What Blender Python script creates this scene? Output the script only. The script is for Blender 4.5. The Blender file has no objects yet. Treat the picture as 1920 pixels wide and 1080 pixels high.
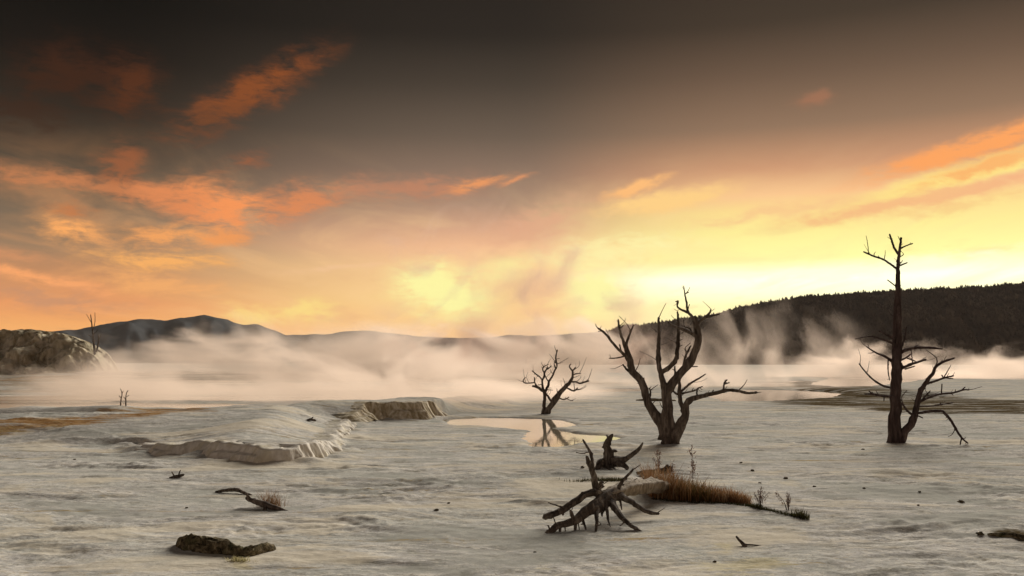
import bpy, math, random
import numpy as np
from mathutils import Vector, Matrix, noise as mnoise

random.seed(7)
scene = bpy.context.scene
COL = scene.collection

# ------------------------------------------------------------------ camera
F = 1663.0                      # focal length in pixels of the 1920 px wide photograph
CAM_H = 2.0
HORIZON = 680.0
TILT = math.atan((HORIZON - 540.0) / F)
cam_data = bpy.data.cameras.new('camera')
cam_data.sensor_width = 36.0
cam_data.lens = 36.0 * F / 1920.0
cam_data.clip_start = 0.1
cam_data.clip_end = 20000.0
cam = bpy.data.objects.new('camera', cam_data)
COL.objects.link(cam)
cam.location = (0, 0, CAM_H)
cam.rotation_euler = (math.radians(90) + TILT, 0, 0)
scene.camera = cam

# ------------------------------------------------------------------ light settings
SUN_EL, SUN_AZ = math.radians(21.0), math.radians(24.0)      # azimuth measured from +Y towards +X
SUN_STRENGTH, SUN_ANGLE = 4.0, math.radians(30)
EXPOSURE = 0.45
HAZE_DENSITY = 0.000022

scene.view_settings.view_transform = 'Standard'
scene.view_settings.look = 'None'
scene.view_settings.gamma = 1.0
scene.view_settings.exposure = EXPOSURE
scene.view_settings.use_curve_mapping = False
cy = scene.cycles
cy.max_bounces = 6
cy.diffuse_bounces = 3
cy.glossy_bounces = 3
cy.transmission_bounces = 2
cy.transparent_max_bounces = 8
cy.volume_bounces = 1
cy.volume_step_rate = 2.0
cy.volume_max_steps = 256
cy.caustics_reflective = False
cy.caustics_refractive = False
cy.use_denoising = True


def lin(c):
    return tuple(((v / 255.0) / 12.92 if v / 255.0 <= 0.04045 else (((v / 255.0) + 0.055) / 1.055) ** 2.4) for v in c)


def ray(px, py):
    u = (px - 960.0) / F
    v = (540.0 - py) / F
    c, s = math.cos(TILT), math.sin(TILT)
    return Vector((u, c - v * s, s + v * c))


def at(px, py, depth):
    d = ray(px, py)
    return Vector((0, 0, CAM_H)) + d * (depth / d.y)


def on_plane(px, py, z=0.0):
    d = ray(px, py)
    return Vector((0, 0, CAM_H)) + d * ((z - CAM_H) / d.z)


def azel(px, py):
    d = ray(px, py).normalized()
    return math.degrees(math.atan2(d.x, d.y)), math.degrees(math.asin(d.z))


# ------------------------------------------------------------------ node helper
class NT:
    def __init__(self, tree):
        self.t = tree
        tree.nodes.clear()

    def n(self, kind, **kw):
        nd = self.t.nodes.new(kind)
        for k, v in kw.items():
            setattr(nd, k, v)
        return nd

    def put(self, sock, v):
        if isinstance(v, bpy.types.NodeSocket):
            self.t.links.new(v, sock)
        elif v is not None:
            if sock.type == 'RGBA' and len(v) == 3:
                v = (*v, 1.0)
            sock.default_value = v

    def m(self, op, a, b=None, c=None, clamp=False):
        nd = self.n('ShaderNodeMath', operation=op)
        nd.use_clamp = clamp
        self.put(nd.inputs[0], a)
        self.put(nd.inputs[1], b)
        if c is not None:
            self.put(nd.inputs[2], c)
        return nd.outputs[0]

    def vm(self, op, a, b=None, s=None):
        nd = self.n('ShaderNodeVectorMath', operation=op)
        self.put(nd.inputs[0], a)
        self.put(nd.inputs[1], b)
        if s is not None:
            self.put(nd.inputs['Scale'], s)
        return nd.outputs['Value'] if op in ('DOT_PRODUCT', 'LENGTH') else nd.outputs[0]

    def mix(self, f, a, b, blend='MIX'):
        nd = self.n('ShaderNodeMix', data_type='RGBA', blend_type=blend)
        self.put(nd.inputs[0], f)
        self.put(nd.inputs[6], a)
        self.put(nd.inputs[7], b)
        return nd.outputs[2]

    def step(self, v, a, b, lo=0.0, hi=1.0, smooth=True):
        nd = self.n('ShaderNodeMapRange')
        if smooth:
            nd.interpolation_type = 'SMOOTHSTEP'
        for i, q in enumerate((v, a, b, lo, hi)):
            self.put(nd.inputs[i], q)
        return nd.outputs[0]

    def noise(self, vec, scale, detail=4.0, rough=0.55, dist=0.0, lac=2.0):
        nd = self.n('ShaderNodeTexNoise')
        self.put(nd.inputs['Vector'], vec)
        nd.inputs['Scale'].default_value = scale
        nd.inputs['Detail'].default_value = detail
        nd.inputs['Roughness'].default_value = rough
        nd.inputs['Lacunarity'].default_value = lac
        nd.inputs['Distortion'].default_value = dist
        return nd.outputs[0], nd.outputs[1]

    def mapping(self, vec, scale=(1, 1, 1), loc=(0, 0, 0), rot=(0, 0, 0)):
        nd = self.n('ShaderNodeMapping')
        self.put(nd.inputs['Vector'], vec)
        nd.inputs['Location'].default_value = loc
        nd.inputs['Rotation'].default_value = rot
        nd.inputs['Scale'].default_value = scale
        return nd.outputs[0]

    def ramp(self, v, stops, interp='LINEAR'):
        nd = self.n('ShaderNodeValToRGB')
        cr = nd.color_ramp
        cr.interpolation = interp
        while len(cr.elements) < len(stops):
            cr.elements.new(0.5)
        for e, (p, c) in zip(cr.elements, stops):
            e.position = p
            e.color = (*c, 1.0)
        self.put(nd.inputs[0], v)
        return nd.outputs[0]

    def comb(self, x, y, z):
        nd = self.n('ShaderNodeCombineXYZ')
        for i, q in enumerate((x, y, z)):
            self.put(nd.inputs[i], q)
        return nd.outputs[0]

    def sep(self, v):
        nd = self.n('ShaderNodeSeparateXYZ')
        self.put(nd.inputs[0], v)
        return nd.outputs


# ------------------------------------------------------------------ sky
world = bpy.data.worlds.new('World')
scene.world = world
world.use_nodes = True
W = NT(world.node_tree)
direction = W.n('ShaderNodeTexCoord').outputs['Generated']
dx, dy, dz = W.sep(direction)
az = W.m('MULTIPLY', W.m('ARCTAN2', dx, dy), 180 / math.pi)
el = W.m('MULTIPLY', W.m('ARCSINE', dz), 180 / math.pi)
pos = W.m('SQRT', W.m('DIVIDE', W.m('MAXIMUM', el, 0.0), 90.0))


def stops(rows, gain=1.0):
    out = []
    for e, c, *g in rows:
        k = (g[0] if g else 1.0) * gain
        out.append((math.sqrt(max(e, 0) / 90.0), tuple(x * k for x in lin(c))))
    return out


r_sun = W.ramp(pos, stops([(0, (255, 234, 168)), (3.5, (255, 245, 180), 1.15), (5.2, (255, 253, 214), 1.5), (6.4, (255, 246, 162), 1.1),
                           (8.2, (255, 240, 152)), (9.4, (255, 224, 144)), (10.4, (250, 196, 140)), (12.0, (206, 152, 114)),
                           (14.5, (144, 114, 90)), (17.7, (104, 82, 65)), (20.7, (62, 50, 39)), (26, (44, 36, 29)), (50, (28, 24, 20)), (90, (24, 21, 19))]))
r_mid = W.ramp(pos, stops([(0, (248, 186, 130)), (2, (254, 204, 140)), (4.1, (255, 216, 146)), (6.2, (254, 206, 148)), (7.4, (247, 192, 146)), (8.6, (218, 168, 134)),
                           (10.2, (172, 138, 114)), (12.2, (140, 115, 97)), (14.5, (106, 90, 76)), (17.7, (70, 60, 50)),
                           (20.7, (40, 34, 28)), (26, (30, 25, 21)), (50, (25, 22, 19)), (90, (24, 21, 19))]))
r_left = W.ramp(pos, stops([(0, (246, 170, 98)), (2, (248, 174, 98)), (3.4, (232, 152, 92)), (5.0, (200, 140, 94)), (6.6, (156, 124, 94)),
                            (8.6, (120, 102, 82)), (10.4, (98, 84, 68)), (12.2, (74, 62, 49)), (14.5, (46, 38, 29)), (17.7, (22, 17, 12)),
                            (20.7, (9, 7, 4)), (26, (9, 7, 5)), (50, (18, 16, 14)), (90, (24, 21, 19))]))
r_back = W.ramp(pos, stops([(0, (232, 196, 176)), (8, (190, 169, 160)), (20, (128, 119, 116)), (50, (50, 46, 44)), (90, (24, 21, 19))]))  # unseen sky behind the camera, brightened to fill camera-facing sides
flat = W.m('SQRT', W.m('ADD', W.m('ADD', W.m('MULTIPLY', dx, dx), W.m('MULTIPLY', dy, dy)), 1e-6))
cosang = W.m('DIVIDE', W.m('ADD', W.m('MULTIPLY', dx, math.sin(SUN_AZ)), W.m('MULTIPLY', dy, math.cos(SUN_AZ))), flat)
sky = W.mix(W.step(cosang, math.cos(math.radians(24)), math.cos(math.radians(6))), r_mid, r_sun)
sky = W.mix(W.step(cosang, math.cos(math.radians(50)), math.cos(math.radians(24))), r_left, sky)
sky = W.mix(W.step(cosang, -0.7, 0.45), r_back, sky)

# drifting cloud detail: streaks in a flat layer seen in perspective, and a warp for cloud edges
inv = W.m('DIVIDE', 1.0, W.m('ADD', W.m('MAXIMUM', dz, 0.0), 0.07))
layer = W.comb(W.m('MULTIPLY', dx, inv), W.m('MULTIPLY', dy, inv), 0.0)
st, _ = W.noise(W.mapping(layer, (1.0, 0.42, 1.0), rot=(0, 0, math.radians(-24))), 1.5, 6.0, 0.6, 0.6)
ang = W.comb(az, el, 0.0)
_, wcol = W.noise(W.mapping(ang, (0.22, 0.42, 1)), 1.0, 6.0, 0.62, 0.4)
wv = W.vm('MULTIPLY', W.vm('SUBTRACT', wcol, (0.5, 0.5, 0.5)), (3.0, 1.5, 0.0))
warped = W.vm('ADD', ang, wv)
det, _ = W.noise(W.mapping(ang, (0.42, 1.05, 1), rot=(0, 0, math.radians(-12))), 1.0, 8.0, 0.62, 0.7)

# broad streaks brighten and tint the lower sky
low = W.m('MULTIPLY', W.step(el, 15.0, 7.0), W.step(st, 0.44, 0.72))
tint = W.mix(W.step(cosang, 0.55, 0.95), lin((246, 166, 102)), lin((255, 218, 158)))
sky = W.mix(W.m('MULTIPLY', low, 0.40), sky, tint)
dk = W.m('MULTIPLY', W.step(el, 12.0, 8.0), W.step(st, 0.46, 0.26))
sky = W.mix(W.m('MULTIPLY', dk, 0.35), sky, W.mix(W.step(cosang, 0.55, 0.95), lin((176, 128, 96)), lin((236, 176, 130))))

fine, _ = W.noise(W.mapping(ang, (0.9, 3.4, 1), rot=(0, 0, math.radians(-14))), 1.0, 6.0, 0.66, 0.4)
det2 = W.m('ADD', W.m('MULTIPLY_ADD', det, 2.5, -1.25), W.m('MULTIPLY_ADD', fine, 1.5, -0.75))


def cloud(px, py, a, b, tilt, colr, op, body=0.36):
    """one cloud, placed by azimuth and elevation, size in degrees"""
    global sky
    ca, ce = azel(px, py)
    k = math.degrees(1.0 / F) * 1.6
    mp = W.n('ShaderNodeMapping', vector_type='TEXTURE')
    W.put(mp.inputs['Vector'], warped)
    mp.inputs['Location'].default_value = (ca, ce, 0)
    mp.inputs['Rotation'].default_value = (0, 0, math.radians(tilt))
    mp.inputs['Scale'].default_value = (a * k, b * k, 1)
    gr = W.n('ShaderNodeTexGradient', gradient_type='SPHERICAL')
    W.put(gr.inputs[0], mp.outputs[0])
    g = W.m('MULTIPLY', gr.outputs['Fac'], W.m('ADD', det2, W.m('MULTIPLY_ADD', gr.outputs['Fac'], 0.55, body)))
    sky = W.mix(W.step(g, 0.0, 0.88, 0.0, op), sky, lin(colr))


for row in [
    (470, 175, 150, 38, 31, (136, 74, 36), 0.95), (390, 225, 80, 28, 25, (112, 66, 38), 0.7), (250, 165, 60, 55, -50, (88, 46, 22), 0.85), (130, 140, 90, 60, 10, (62, 33, 17), 0.85),
    (30, 210, 80, 34, 0, (58, 34, 20), 0.7), 
    (190, 350, 270, 22, -3, (204, 128, 80), 0.85), (225, 312, 44, 40, 60, (160, 92, 54), 0.75), (420, 385, 92, 42, -10, (248, 152, 88), 1.0),
    (330, 372, 90, 28, -8, (226, 138, 84), 0.8), (560, 380, 95, 32, 18, (226, 138, 84), 0.85), (770, 352, 170, 26, 4, (196, 132, 98), 0.75), (890, 346, 62, 10, 15, (236, 154, 96), 0.9),
    (968, 338, 32, 7, 20, (226, 150, 100), 0.8), (130, 430, 52, 28, -15, (252, 172, 98), 1.0), (135, 392, 42, 14, 0, (196, 120, 70), 0.8),
    (320, 440, 110, 26, 5, (248, 166, 94), 0.9), (300, 486, 130, 18, 0, (252, 178, 98), 0.9), (430, 444, 52, 20, 10, (240, 154, 86), 0.85),
    (452, 303, 46, 18, 15, (160, 94, 58), 0.7), 
    (60, 522, 170, 13, -9, (252, 168, 104), 0.9), (90, 562, 140, 20, -2, (196, 142, 106), 0.75), (300, 530, 140, 22, -6, (250, 176, 104), 0.7),
    (20, 480, 90, 14, -5, (214, 146, 98), 0.7), (640, 498, 120, 7, 6, (244, 196, 150), 0.6),
    (1830, 276, 170, 20, 12, (252, 164, 94), 1.0, 0.7), (1790, 336, 220, 20, 13, (255, 232, 138), 1.0, 0.9), (1860, 308, 130, 14, 14, (250, 176, 104), 0.9, 0.7), (1740, 372, 240, 13, 8, (244, 178, 128), 0.8, 0.8),
    (1195, 350, 62, 13, 17, (252, 188, 120), 1.0, 0.8), (1255, 374, 120, 17, 8, (254, 208, 134), 1.0, 0.8),
    (1525, 190, 38, 12, 3, (160, 110, 82), 0.8), (1500, 392, 240, 16, 4, (246, 190, 138), 0.6), (1760, 392, 170, 13, 6, (246, 196, 130), 0.6),
    (830, 545, 90, 50, -10, (255, 247, 164), 1.0, 0.8), (960, 500, 60, 30, 10, (255, 240, 160), 0.8, 0.6), (570, 582, 70, 24, 6, (255, 228, 132), 0.7), (470, 588, 55, 24, 0, (255, 222, 130), 0.65), (1110, 548, 66, 48, 0, (255, 248, 168), 0.95, 0.7), (1000, 430, 110, 40, 25, (226, 170, 134), 0.75, 0.5), (1010, 545, 70, 60, 60, (248, 196, 144), 0.7, 0.5),
    (1150, 470, 160, 34, 6, (255, 244, 172), 0.8), (1580, 508, 340, 15, 5, (255, 255, 225), 0.7)]:
    cloud(*row)

nish = W.n('ShaderNodeTexSky', sky_type='NISHITA')
nish.sun_disc = False
nish.sun_elevation = SUN_EL
nish.sun_rotation = SUN_AZ
nish.air_density = 1.0
nish.dust_density = 2.0
bg1 = W.n('ShaderNodeBackground')
W.put(bg1.inputs[0], nish.outputs[0])
bg1.inputs[1].default_value = 0.0002
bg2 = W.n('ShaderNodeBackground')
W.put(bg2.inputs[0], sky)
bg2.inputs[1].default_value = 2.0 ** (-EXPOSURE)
addn = W.n('ShaderNodeAddShader')
W.put(addn.inputs[0], bg1.outputs[0])
W.put(addn.inputs[1], bg2.outputs[0])
wout = W.n('ShaderNodeOutputWorld')
W.put(wout.inputs[0], addn.outputs[0])
world.cycles.sampling_method = 'NONE'

# ------------------------------------------------------------------ sun
sun_data = bpy.data.lights.new('sun', 'SUN')
sun_data.energy = SUN_STRENGTH
sun_data.angle = SUN_ANGLE
sun_data.color = (1.0, 0.925, 0.85)
sun = bpy.data.objects.new('sun', sun_data)
COL.objects.link(sun)
to_sun = Vector((math.sin(SUN_AZ) * math.cos(SUN_EL), math.cos(SUN_AZ) * math.cos(SUN_EL), math.sin(SUN_EL)))
sun.rotation_euler = to_sun.to_track_quat('Z', 'Y').to_euler()


# ------------------------------------------------------------------ numpy noise
def _hash(ix, iy, seed):
    h = (ix.astype(np.int64) * 374761393 + iy.astype(np.int64) * 668265263 + seed * 1274126177) & 0xFFFFFFFF
    h = ((h ^ (h >> 13)) * 1274126177) & 0xFFFFFFFF
    return (h ^ (h >> 16)) & 0xFFFF


def pnoise(x, y, seed=0):
    x0, y0 = np.floor(x), np.floor(y)
    fx, fy = x - x0, y - y0
    ux, uy = fx * fx * fx * (fx * (fx * 6 - 15) + 10), fy * fy * fy * (fy * (fy * 6 - 15) + 10)

    def g(ox, oy):
        a = _hash(x0 + ox, y0 + oy, seed) * (2 * math.pi / 65536.0)
        return np.cos(a) * (fx - ox) + np.sin(a) * (fy - oy)
    a = g(0, 0) * (1 - ux) + g(1, 0) * ux
    b = g(0, 1) * (1 - ux) + g(1, 1) * ux
    return (a * (1 - uy) + b * uy) * 1.5


def fbm(x, y, octv=4, seed=0, gain=0.5):
    s, a, f = 0.0, 1.0, 1.0
    for i in range(octv):
        s = s + a * pnoise(x * f + 17.3 * i, y * f - 9.1 * i, seed + i)
        a *= gain
        f *= 2.03
    return s


def sstep(a, b, x):
    t = np.clip((x - a) / (b - a), 0, 1)
    return t * t * (3 - 2 * t)


def seg_dist(x, y, pts, closed=False):
    d = np.full(np.shape(x), 1e9)
    m = len(pts) if closed else len(pts) - 1
    for i in range(m):
        ax, ay = pts[i]
        bx, by = pts[(i + 1) % len(pts)]
        vx, vy = bx - ax, by - ay
        t = np.clip(((x - ax) * vx + (y - ay) * vy) / (vx * vx + vy * vy + 1e-9), 0, 1)
        d = np.minimum(d, np.hypot(x - ax - t * vx, y - ay - t * vy))
    return d


def poly_sdf(x, y, pts):
    d = seg_dist(x, y, pts, True)
    inside = np.zeros(np.shape(x), bool)
    for i in range(len(pts)):
        ax, ay = pts[i]
        bx, by = pts[(i + 1) % len(pts)]
        c = ((ay > y) != (by > y)) & (x < (bx - ax) * (y - ay) / (by - ay + 1e-12) + ax)
        inside ^= c
    return np.where(inside, -d, d)


def gp(*pp, z=0.0):
    return [tuple(on_plane(px, py, z)[:2]) for px, py in pp]


# ------------------------------------------------------------------ terrain
EDGE_A = gp((248, 836), (300, 850), (370, 853), (425, 860), (490, 870), (556, 869), (598, 858), (620, 838), (640, 815), (652, 796))
EDGE_B = gp((652, 796), (700, 788), (760, 787), (800, 784), (835, 778))
EDGE = EDGE_A + EDGE_B[1:]
PLATEAU = [(-40.0, 21.5), (-16.0, 21.3), (-11.2, 21.6)] + EDGE + [(-0.9, 38.5), (1.2, 43.0), (1.5, 46.0), (-1.0, 47.0), (-4.5, 42.0), (-6.6, 34.0), (-9.0, 30.0), (-16.0, 28.6), (-40.0, 28.6)]

POOLS = [
    dict(z=-0.035, depth=0.14, soft=0.5, pts=gp((815, 784), (900, 780), (1000, 782), (1058, 786), (1095, 797), (1045, 801), (1080, 809), (1168, 816), (1172, 824), (1100, 831), (1045, 839), (990, 838), (972, 822), (978, 806), (900, 798), (840, 796))),
    dict(z=-0.04, depth=0.15, soft=1.2, pts=gp((1310, 740), (1390, 729), (1480, 729), (1600, 735), (1580, 744), (1450, 752), (1345, 752))),
    dict(z=-0.04, depth=0.15, soft=1.2, pts=gp((1085, 731), (1150, 727), (1215, 728), (1240, 731), (1180, 734), (1120, 735))),
    dict(z=-0.05, depth=0.18, soft=2.5, pts=gp((1500, 719), (1560, 704), (1650, 697), (1790, 700), (1730, 714), (1640, 724), (1560, 725))),
    dict(z=-0.04, depth=0.15, soft=1.0, pts=gp((1600, 745), (1700, 740), (1800, 744), (1720, 750))),
    dict(z=0.30, depth=0.0, soft=2.5, pts=[(-60, 29.5), (-16, 29.5), (-9.5, 30.5), (-6.5, 34.5), (-5.5, 43), (-1.5, 50), (3, 62), (4, 80), (-20, 86), (-60, 90)]),
]


def H(x, y):
    x = np.asarray(x, float)
    y = np.asarray(y, float)
    r = np.hypot(x, y)
    wx, wy = x + 0.7 * fbm(x * 0.5, y * 0.5, 2, 40), y + 0.5 * fbm(x * 0.5, y * 0.5, 2, 44)
    near = 1 - sstep(26, 60, r)
    big = 0.10 * fbm(wx * 0.10, wy * 0.17, 3, 3) + 0.035 * fbm(wx * 0.4, wy * 0.6, 2, 9)
    leftness = 0.55 + 0.45 * (1 - sstep(-3, 6, x))
    # rimstone steps: contour bands of the smooth surface, each with a small lip
    t = (big * 1.5 + 0.028 * fbm(wx * 1.5, wy * 2.2, 3, 15)) / 0.05
    fl = np.floor(t)
    fr = t - fl
    steps = 0.05 * (fl + sstep(0.72, 1.0, fr)) 
    t2 = (0.05 * fbm(wx * 0.8, wy * 1.6, 4, 115, 0.6)) / 0.013
    f2 = np.floor(t2)
    steps2 = 0.013 * (f2 + sstep(0.70, 1.0, t2 - f2)) * (0.5 + 0.7 * sstep(-0.2, 0.3, fbm(x * 0.3, y * 0.3, 2, 118)))
    h = (0.30 * big + 0.13 * steps * leftness) * near + 0.25 * big * (1 - near)
    crust = sstep(-0.25, 0.30, fbm(x * 0.22 + 7, y * 0.35, 2, 130))
    h += near * (0.6 * steps2 * (0.35 + 0.9 * crust) + 0.003 * fbm(x * 4.0, y * 6.0, 3, 21) + 0.006 * crust * np.abs(fbm(x * 9, y * 12, 3, 25)))
    # the raised terrace on the left
    d = poly_sdf(x, y, PLATEAU)
    dw = seg_dist(x, y, EDGE)
    w = np.clip(0.22 + 0.75 * np.maximum(0, dw - 0.5), 0.22, 3.0)
    top = 0.12 + 0.17 * sstep(-8.0, -5.8, x) + (0.50 - 0.08 * sstep(-8, -5.8, x)) * sstep(17.8 + 3.2 * sstep(-6.0, -9.5, x), 27.5, y) - 0.12 * sstep(27, 31, y) * sstep(-7, -4.5, x)
    top = top * (0.22 + 0.78 * sstep(0.0, 2.4, seg_dist(x, y, EDGE_A[7:10])))
    lift = 1 - sstep(-w, 0.0, d + 0.10)
    h = h + top * lift
    # rolling flats beyond
    far = sstep(30, 45, y)
    h += far * sstep(-2, -12, x) * (0.26 + 0.20 * fbm(x * 0.06, y * 0.16, 3, 60))
    bank = sstep(84, 96, y + 3.0 * fbm(x * 0.05, y * 0.05, 2, 61)) * sstep(10, -6, x)
    h += bank * (0.50 + 0.15 * fbm(x * 0.1, y * 0.2, 2, 63))
    h += 0.10 * sstep(34, 52, y) * sstep(8, 22, x) * (0.25 + fbm(x * 0.05 + 4, y * 0.06, 3, 66))
    m = np.exp(-(((x - 36) / 17.0) ** 2 + ((y - 58) / 9.0) ** 2))
    h += 0.22 * m
    for p in POOLS:
        if p['depth'] > 0:
            s = poly_sdf(x, y, p['pts'])
            k = 1 - sstep(-p['soft'] * 0.5, p['soft'], s + 0.25 * p['soft'] * fbm(x * 1.2, y * 1.2, 2, 70))
            h = h * (1 - k) + (p['z'] + 0.05 - p['depth'] * (1 - sstep(-p['soft'], 0.25 * p['soft'], s + 0.35 * p['soft'] * fbm(x * 0.9, y * 1.4, 3, 74)))) * k
    s = poly_sdf(x, y, POOLS[-1]['pts'])
    k = 1 - sstep(-3.5, 0.8, s)
    h = h * (1 - k) + (0.27 + 0.13 * fbm(x * 0.07, y * 0.22, 3, 78) + 0.02 * fbm(x * .8, y * 1.4, 2, 79)) * k
    rim = (0.60 + 0.10 * fbm(x * 0.5, y * 0.5, 2, 95)) * np.exp(-((y - 28.4 - 0.5 * fbm(x * 0.25, y * 0, 2, 96)) / 1.7) ** 2) * sstep(-5.0, -8.5, x)
    h = np.where((x < -5.2) & (rim > 0.06), np.maximum(h, rim), h)
    # travertine apron at the foot of the terrace
    h = h + 0.11 * (1 - sstep(0.0, 0.9, dw)) * sstep(-0.2, 0.1, d) * (0.6 + fbm(x * 1.1, y * 1.1, 2, 97))
    return h


def Hs(x, y):
    return float(H(np.array([x]), np.array([y]))[0])


def ground_pt(px, py):
    """where the sight line through a point of the photograph meets the terrain"""
    d = ray(px, py)
    ts = np.concatenate([np.linspace(5, 60, 2200), np.linspace(60.1, 400, 1500)])
    X, Y, Z = d.x * ts, d.y * ts, CAM_H + d.z * ts
    hh = H(X, Y)
    i = int(np.argmax(Z <= hh))
    return Vector((X[i], Y[i], hh[i]))


def new_obj(name, me, parent=None, mat=None):
    o = bpy.data.objects.new(name, me)
    COL.objects.link(o)
    if parent is not None:
        o.parent = parent
    if mat is not None and me is not None:
        me.materials.append(mat)
    return o


def tag(o, label=None, cat=None, group=None, kind=None):
    for k, v in (('label', label), ('category', cat), ('group', group), ('kind', kind)):
        if v:
            o[k] = v
    return o


def mesh_from(name, verts, faces, smooth=True):
    me = bpy.data.meshes.new(name)
    verts = np.asarray(verts, np.float32)
    me.vertices.add(len(verts))
    me.vertices.foreach_set('co', verts.ravel())
    if isinstance(faces, np.ndarray):
        nf, k = faces.shape
        me.loops.add(nf * k)
        me.loops.foreach_set('vertex_index', faces.astype(np.int32).ravel())
        me.polygons.add(nf)
        me.polygons.foreach_set('loop_start', np.arange(0, nf * k, k, dtype=np.int32))
        me.polygons.foreach_set('loop_total', np.full(nf, k, np.int32))
    else:
        tot = [len(f) for f in faces]
        me.loops.add(sum(tot))
        me.loops.foreach_set('vertex_index', np.array([i for f in faces for i in f], np.int32))
        me.polygons.add(len(faces))
        st_ = np.concatenate([[0], np.cumsum(tot)[:-1]]).astype(np.int32)
        me.polygons.foreach_set('loop_start', st_)
        me.polygons.foreach_set('loop_total', np.array(tot, np.int32))
    me.polygons.foreach_set('use_smooth', np.full(len(me.polygons), smooth))
    me.update(calc_edges=True)
    me.validate()
    return me


def grid_faces(nr, nc):
    i = np.arange((nr - 1) * nc).reshape(nr - 1, nc)[:, :-1].ravel()
    return np.stack([i, i + 1, i + nc + 1, i + nc], 1)


def set_color(me, name, rgba):
    a = me.color_attributes.new(name, 'FLOAT_COLOR', 'POINT')
    a.data.foreach_set('color', np.asarray(rgba, np.float32).ravel())


# ------------------------------------------------------------------ materials
def new_mat(name):
    m = bpy.data.materials.new(name)
    m.use_nodes = True
    return m, NT(m.node_tree)


def finish(N, color, rough=0.8, bump=None, bump_s=0.5, bump_d=0.02, spec=0.0, metallic=0.0, alpha=None, sss=None):
    b = N.n('ShaderNodeBsdfPrincipled')
    N.put(b.inputs['Base Color'], color)
    N.put(b.inputs['Roughness'], rough)
    b.inputs['Specular IOR Level'].default_value = spec
    if bump is not None:
        bn = N.n('ShaderNodeBump')
        bn.inputs['Strength'].default_value = bump_s
        bn.inputs['Distance'].default_value = bump_d
        N.put(bn.inputs['Height'], bump)
        N.put(b.inputs['Normal'], bn.outputs[0])
    o = N.n('ShaderNodeOutputMaterial')
    N.put(o.inputs[0], b.outputs[0])
    return b


def travertine(name, use_mats):
    m, N = new_mat(name)
    P = N.n('ShaderNodeTexCoord').outputs['Object']
    n1, _ = N.noise(N.mapping(P, (0.35, 0.6, 0.6)), 1.0, 3, 0.6, 0.5)
    n2, _ = N.noise(N.mapping(P, (1.0, 1.9, 1.0)), 1.6, 6, 0.72, 0.6)
    n3, _ = N.noise(N.mapping(P, (1.0, 1.4, 1.0)), 11.0, 4, 0.75, 0.2)
    n4, _ = N.noise(N.mapping(P, (1.0, 2.8, 1.0)), 3.4, 5, 0.75, 0.8)
    c = N.ramp(n2, [(0.34, (0.25, 0.235, 0.195)), (0.44, (0.46, 0.445, 0.40)), (0.53, (0.57, 0.555, 0.515)), (0.63, (0.74, 0.70, 0.61))])
    c = N.mix(N.step(n1, 0.42, 0.64), c, N.mix(0.5, c, (0.50, 0.51, 0.45)))
    c = N.mix(N.m('MULTIPLY', N.step(n3, 0.50, 0.62), 0.6), c, (0.80, 0.75, 0.62))
    c = N.mix(N.m('MULTIPLY', N.step(n3, 0.46, 0.36), 0.45), c, (0.33, 0.30, 0.25))
    c = N.mix(N.m('MULTIPLY', N.step(n4, 0.55, 0.64), 0.6), c, (0.27, 0.24, 0.19))
    gr_, _ = N.noise(P, 42.0, 2, 0.7)
    c = N.mix(1.0, c, N.ramp(gr_, [(0.30, (0.62, 0.60, 0.57)), (0.48, (0.98, 0.98, 0.97)), (0.66, (1.0, 1.0, 1.0))]), 'MULTIPLY')
    nl, _ = N.noise(N.mapping(P, (0.5, 1.3, 0.5)), 0.9, 4, 0.6, 0.7)
    ln = N.m('ABSOLUTE', N.m('SUBTRACT', N.m('FRACT', N.m('MULTIPLY', nl, 14.0)), 0.5))
    ln = N.m('MULTIPLY', N.step(ln, 0.07, 0.0), N.step(n2, 0.46, 0.60))
    c = N.mix(N.m('MULTIPLY', ln, 0.75), c, (0.21, 0.175, 0.13))
    big, _ = N.noise(N.mapping(P, (0.26, 0.55, 0.4)), 1.0, 5, 0.68, 0.9)
    c = N.mix(N.m('MULTIPLY', N.step(big, 0.50, 0.61), 0.62), c, (0.71, 0.63, 0.47))
    c = N.mix(N.m('MULTIPLY', N.step(big, 0.48, 0.36), 0.65), c, (0.385, 0.385, 0.33))
    if use_mats:
        at_ = N.n('ShaderNodeVertexColor', layer_name='mats')
        s = N.n('ShaderNodeSeparateColor')
        N.put(s.inputs[0], at_.outputs[0])
        n5, _ = N.noise(N.mapping(P, (0.22, 1.5, 1.0)), 1.0, 5, 0.7, 0.6)
        ms = N.m('ADD', N.m('MULTIPLY', n3, 0.5), N.m('MULTIPLY', n5, 1.5))

        def m_mask(sock):
            return N.step(N.m('ADD', sock, N.m('MULTIPLY_ADD', ms, 2.6, -2.70)), 0.35, 0.95)
        orange = N.ramp(n4, [(0.3, (0.16, 0.075, 0.025)), (0.5, (0.34, 0.19, 0.075)), (0.7, (0.52, 0.38, 0.20))])
        brown = N.ramp(n4, [(0.3, (0.045, 0.033, 0.017)), (0.55, (0.095, 0.070, 0.036)), (0.75, (0.20, 0.155, 0.09))])
        yell = N.ramp(n3, [(0.3, (0.42, 0.34, 0.14)), (0.7, (0.62, 0.55, 0.32))])
        c = N.mix(m_mask(s.outputs[1]), c, brown)
        c = N.mix(m_mask(s.outputs[0]), c, orange)
        c = N.mix(N.m('MULTIPLY', m_mask(s.outputs[2]), 0.55), c, yell)
    hgt = N.m('ADD', N.m('MULTIPLY', n2, 0.8), N.m('ADD', N.m('MULTIPLY', n3, 0.35), N.m('MULTIPLY', n4, 0.4)))
    hgt = N.m('MULTIPLY', hgt, N.step(big, 0.38, 0.60, 0.35, 1.3))
    finish(N, c, 1.0, hgt, 0.42, 0.035, 0.0)
    return m


MAT_GROUND = travertine('travertine_ground', True)

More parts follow.
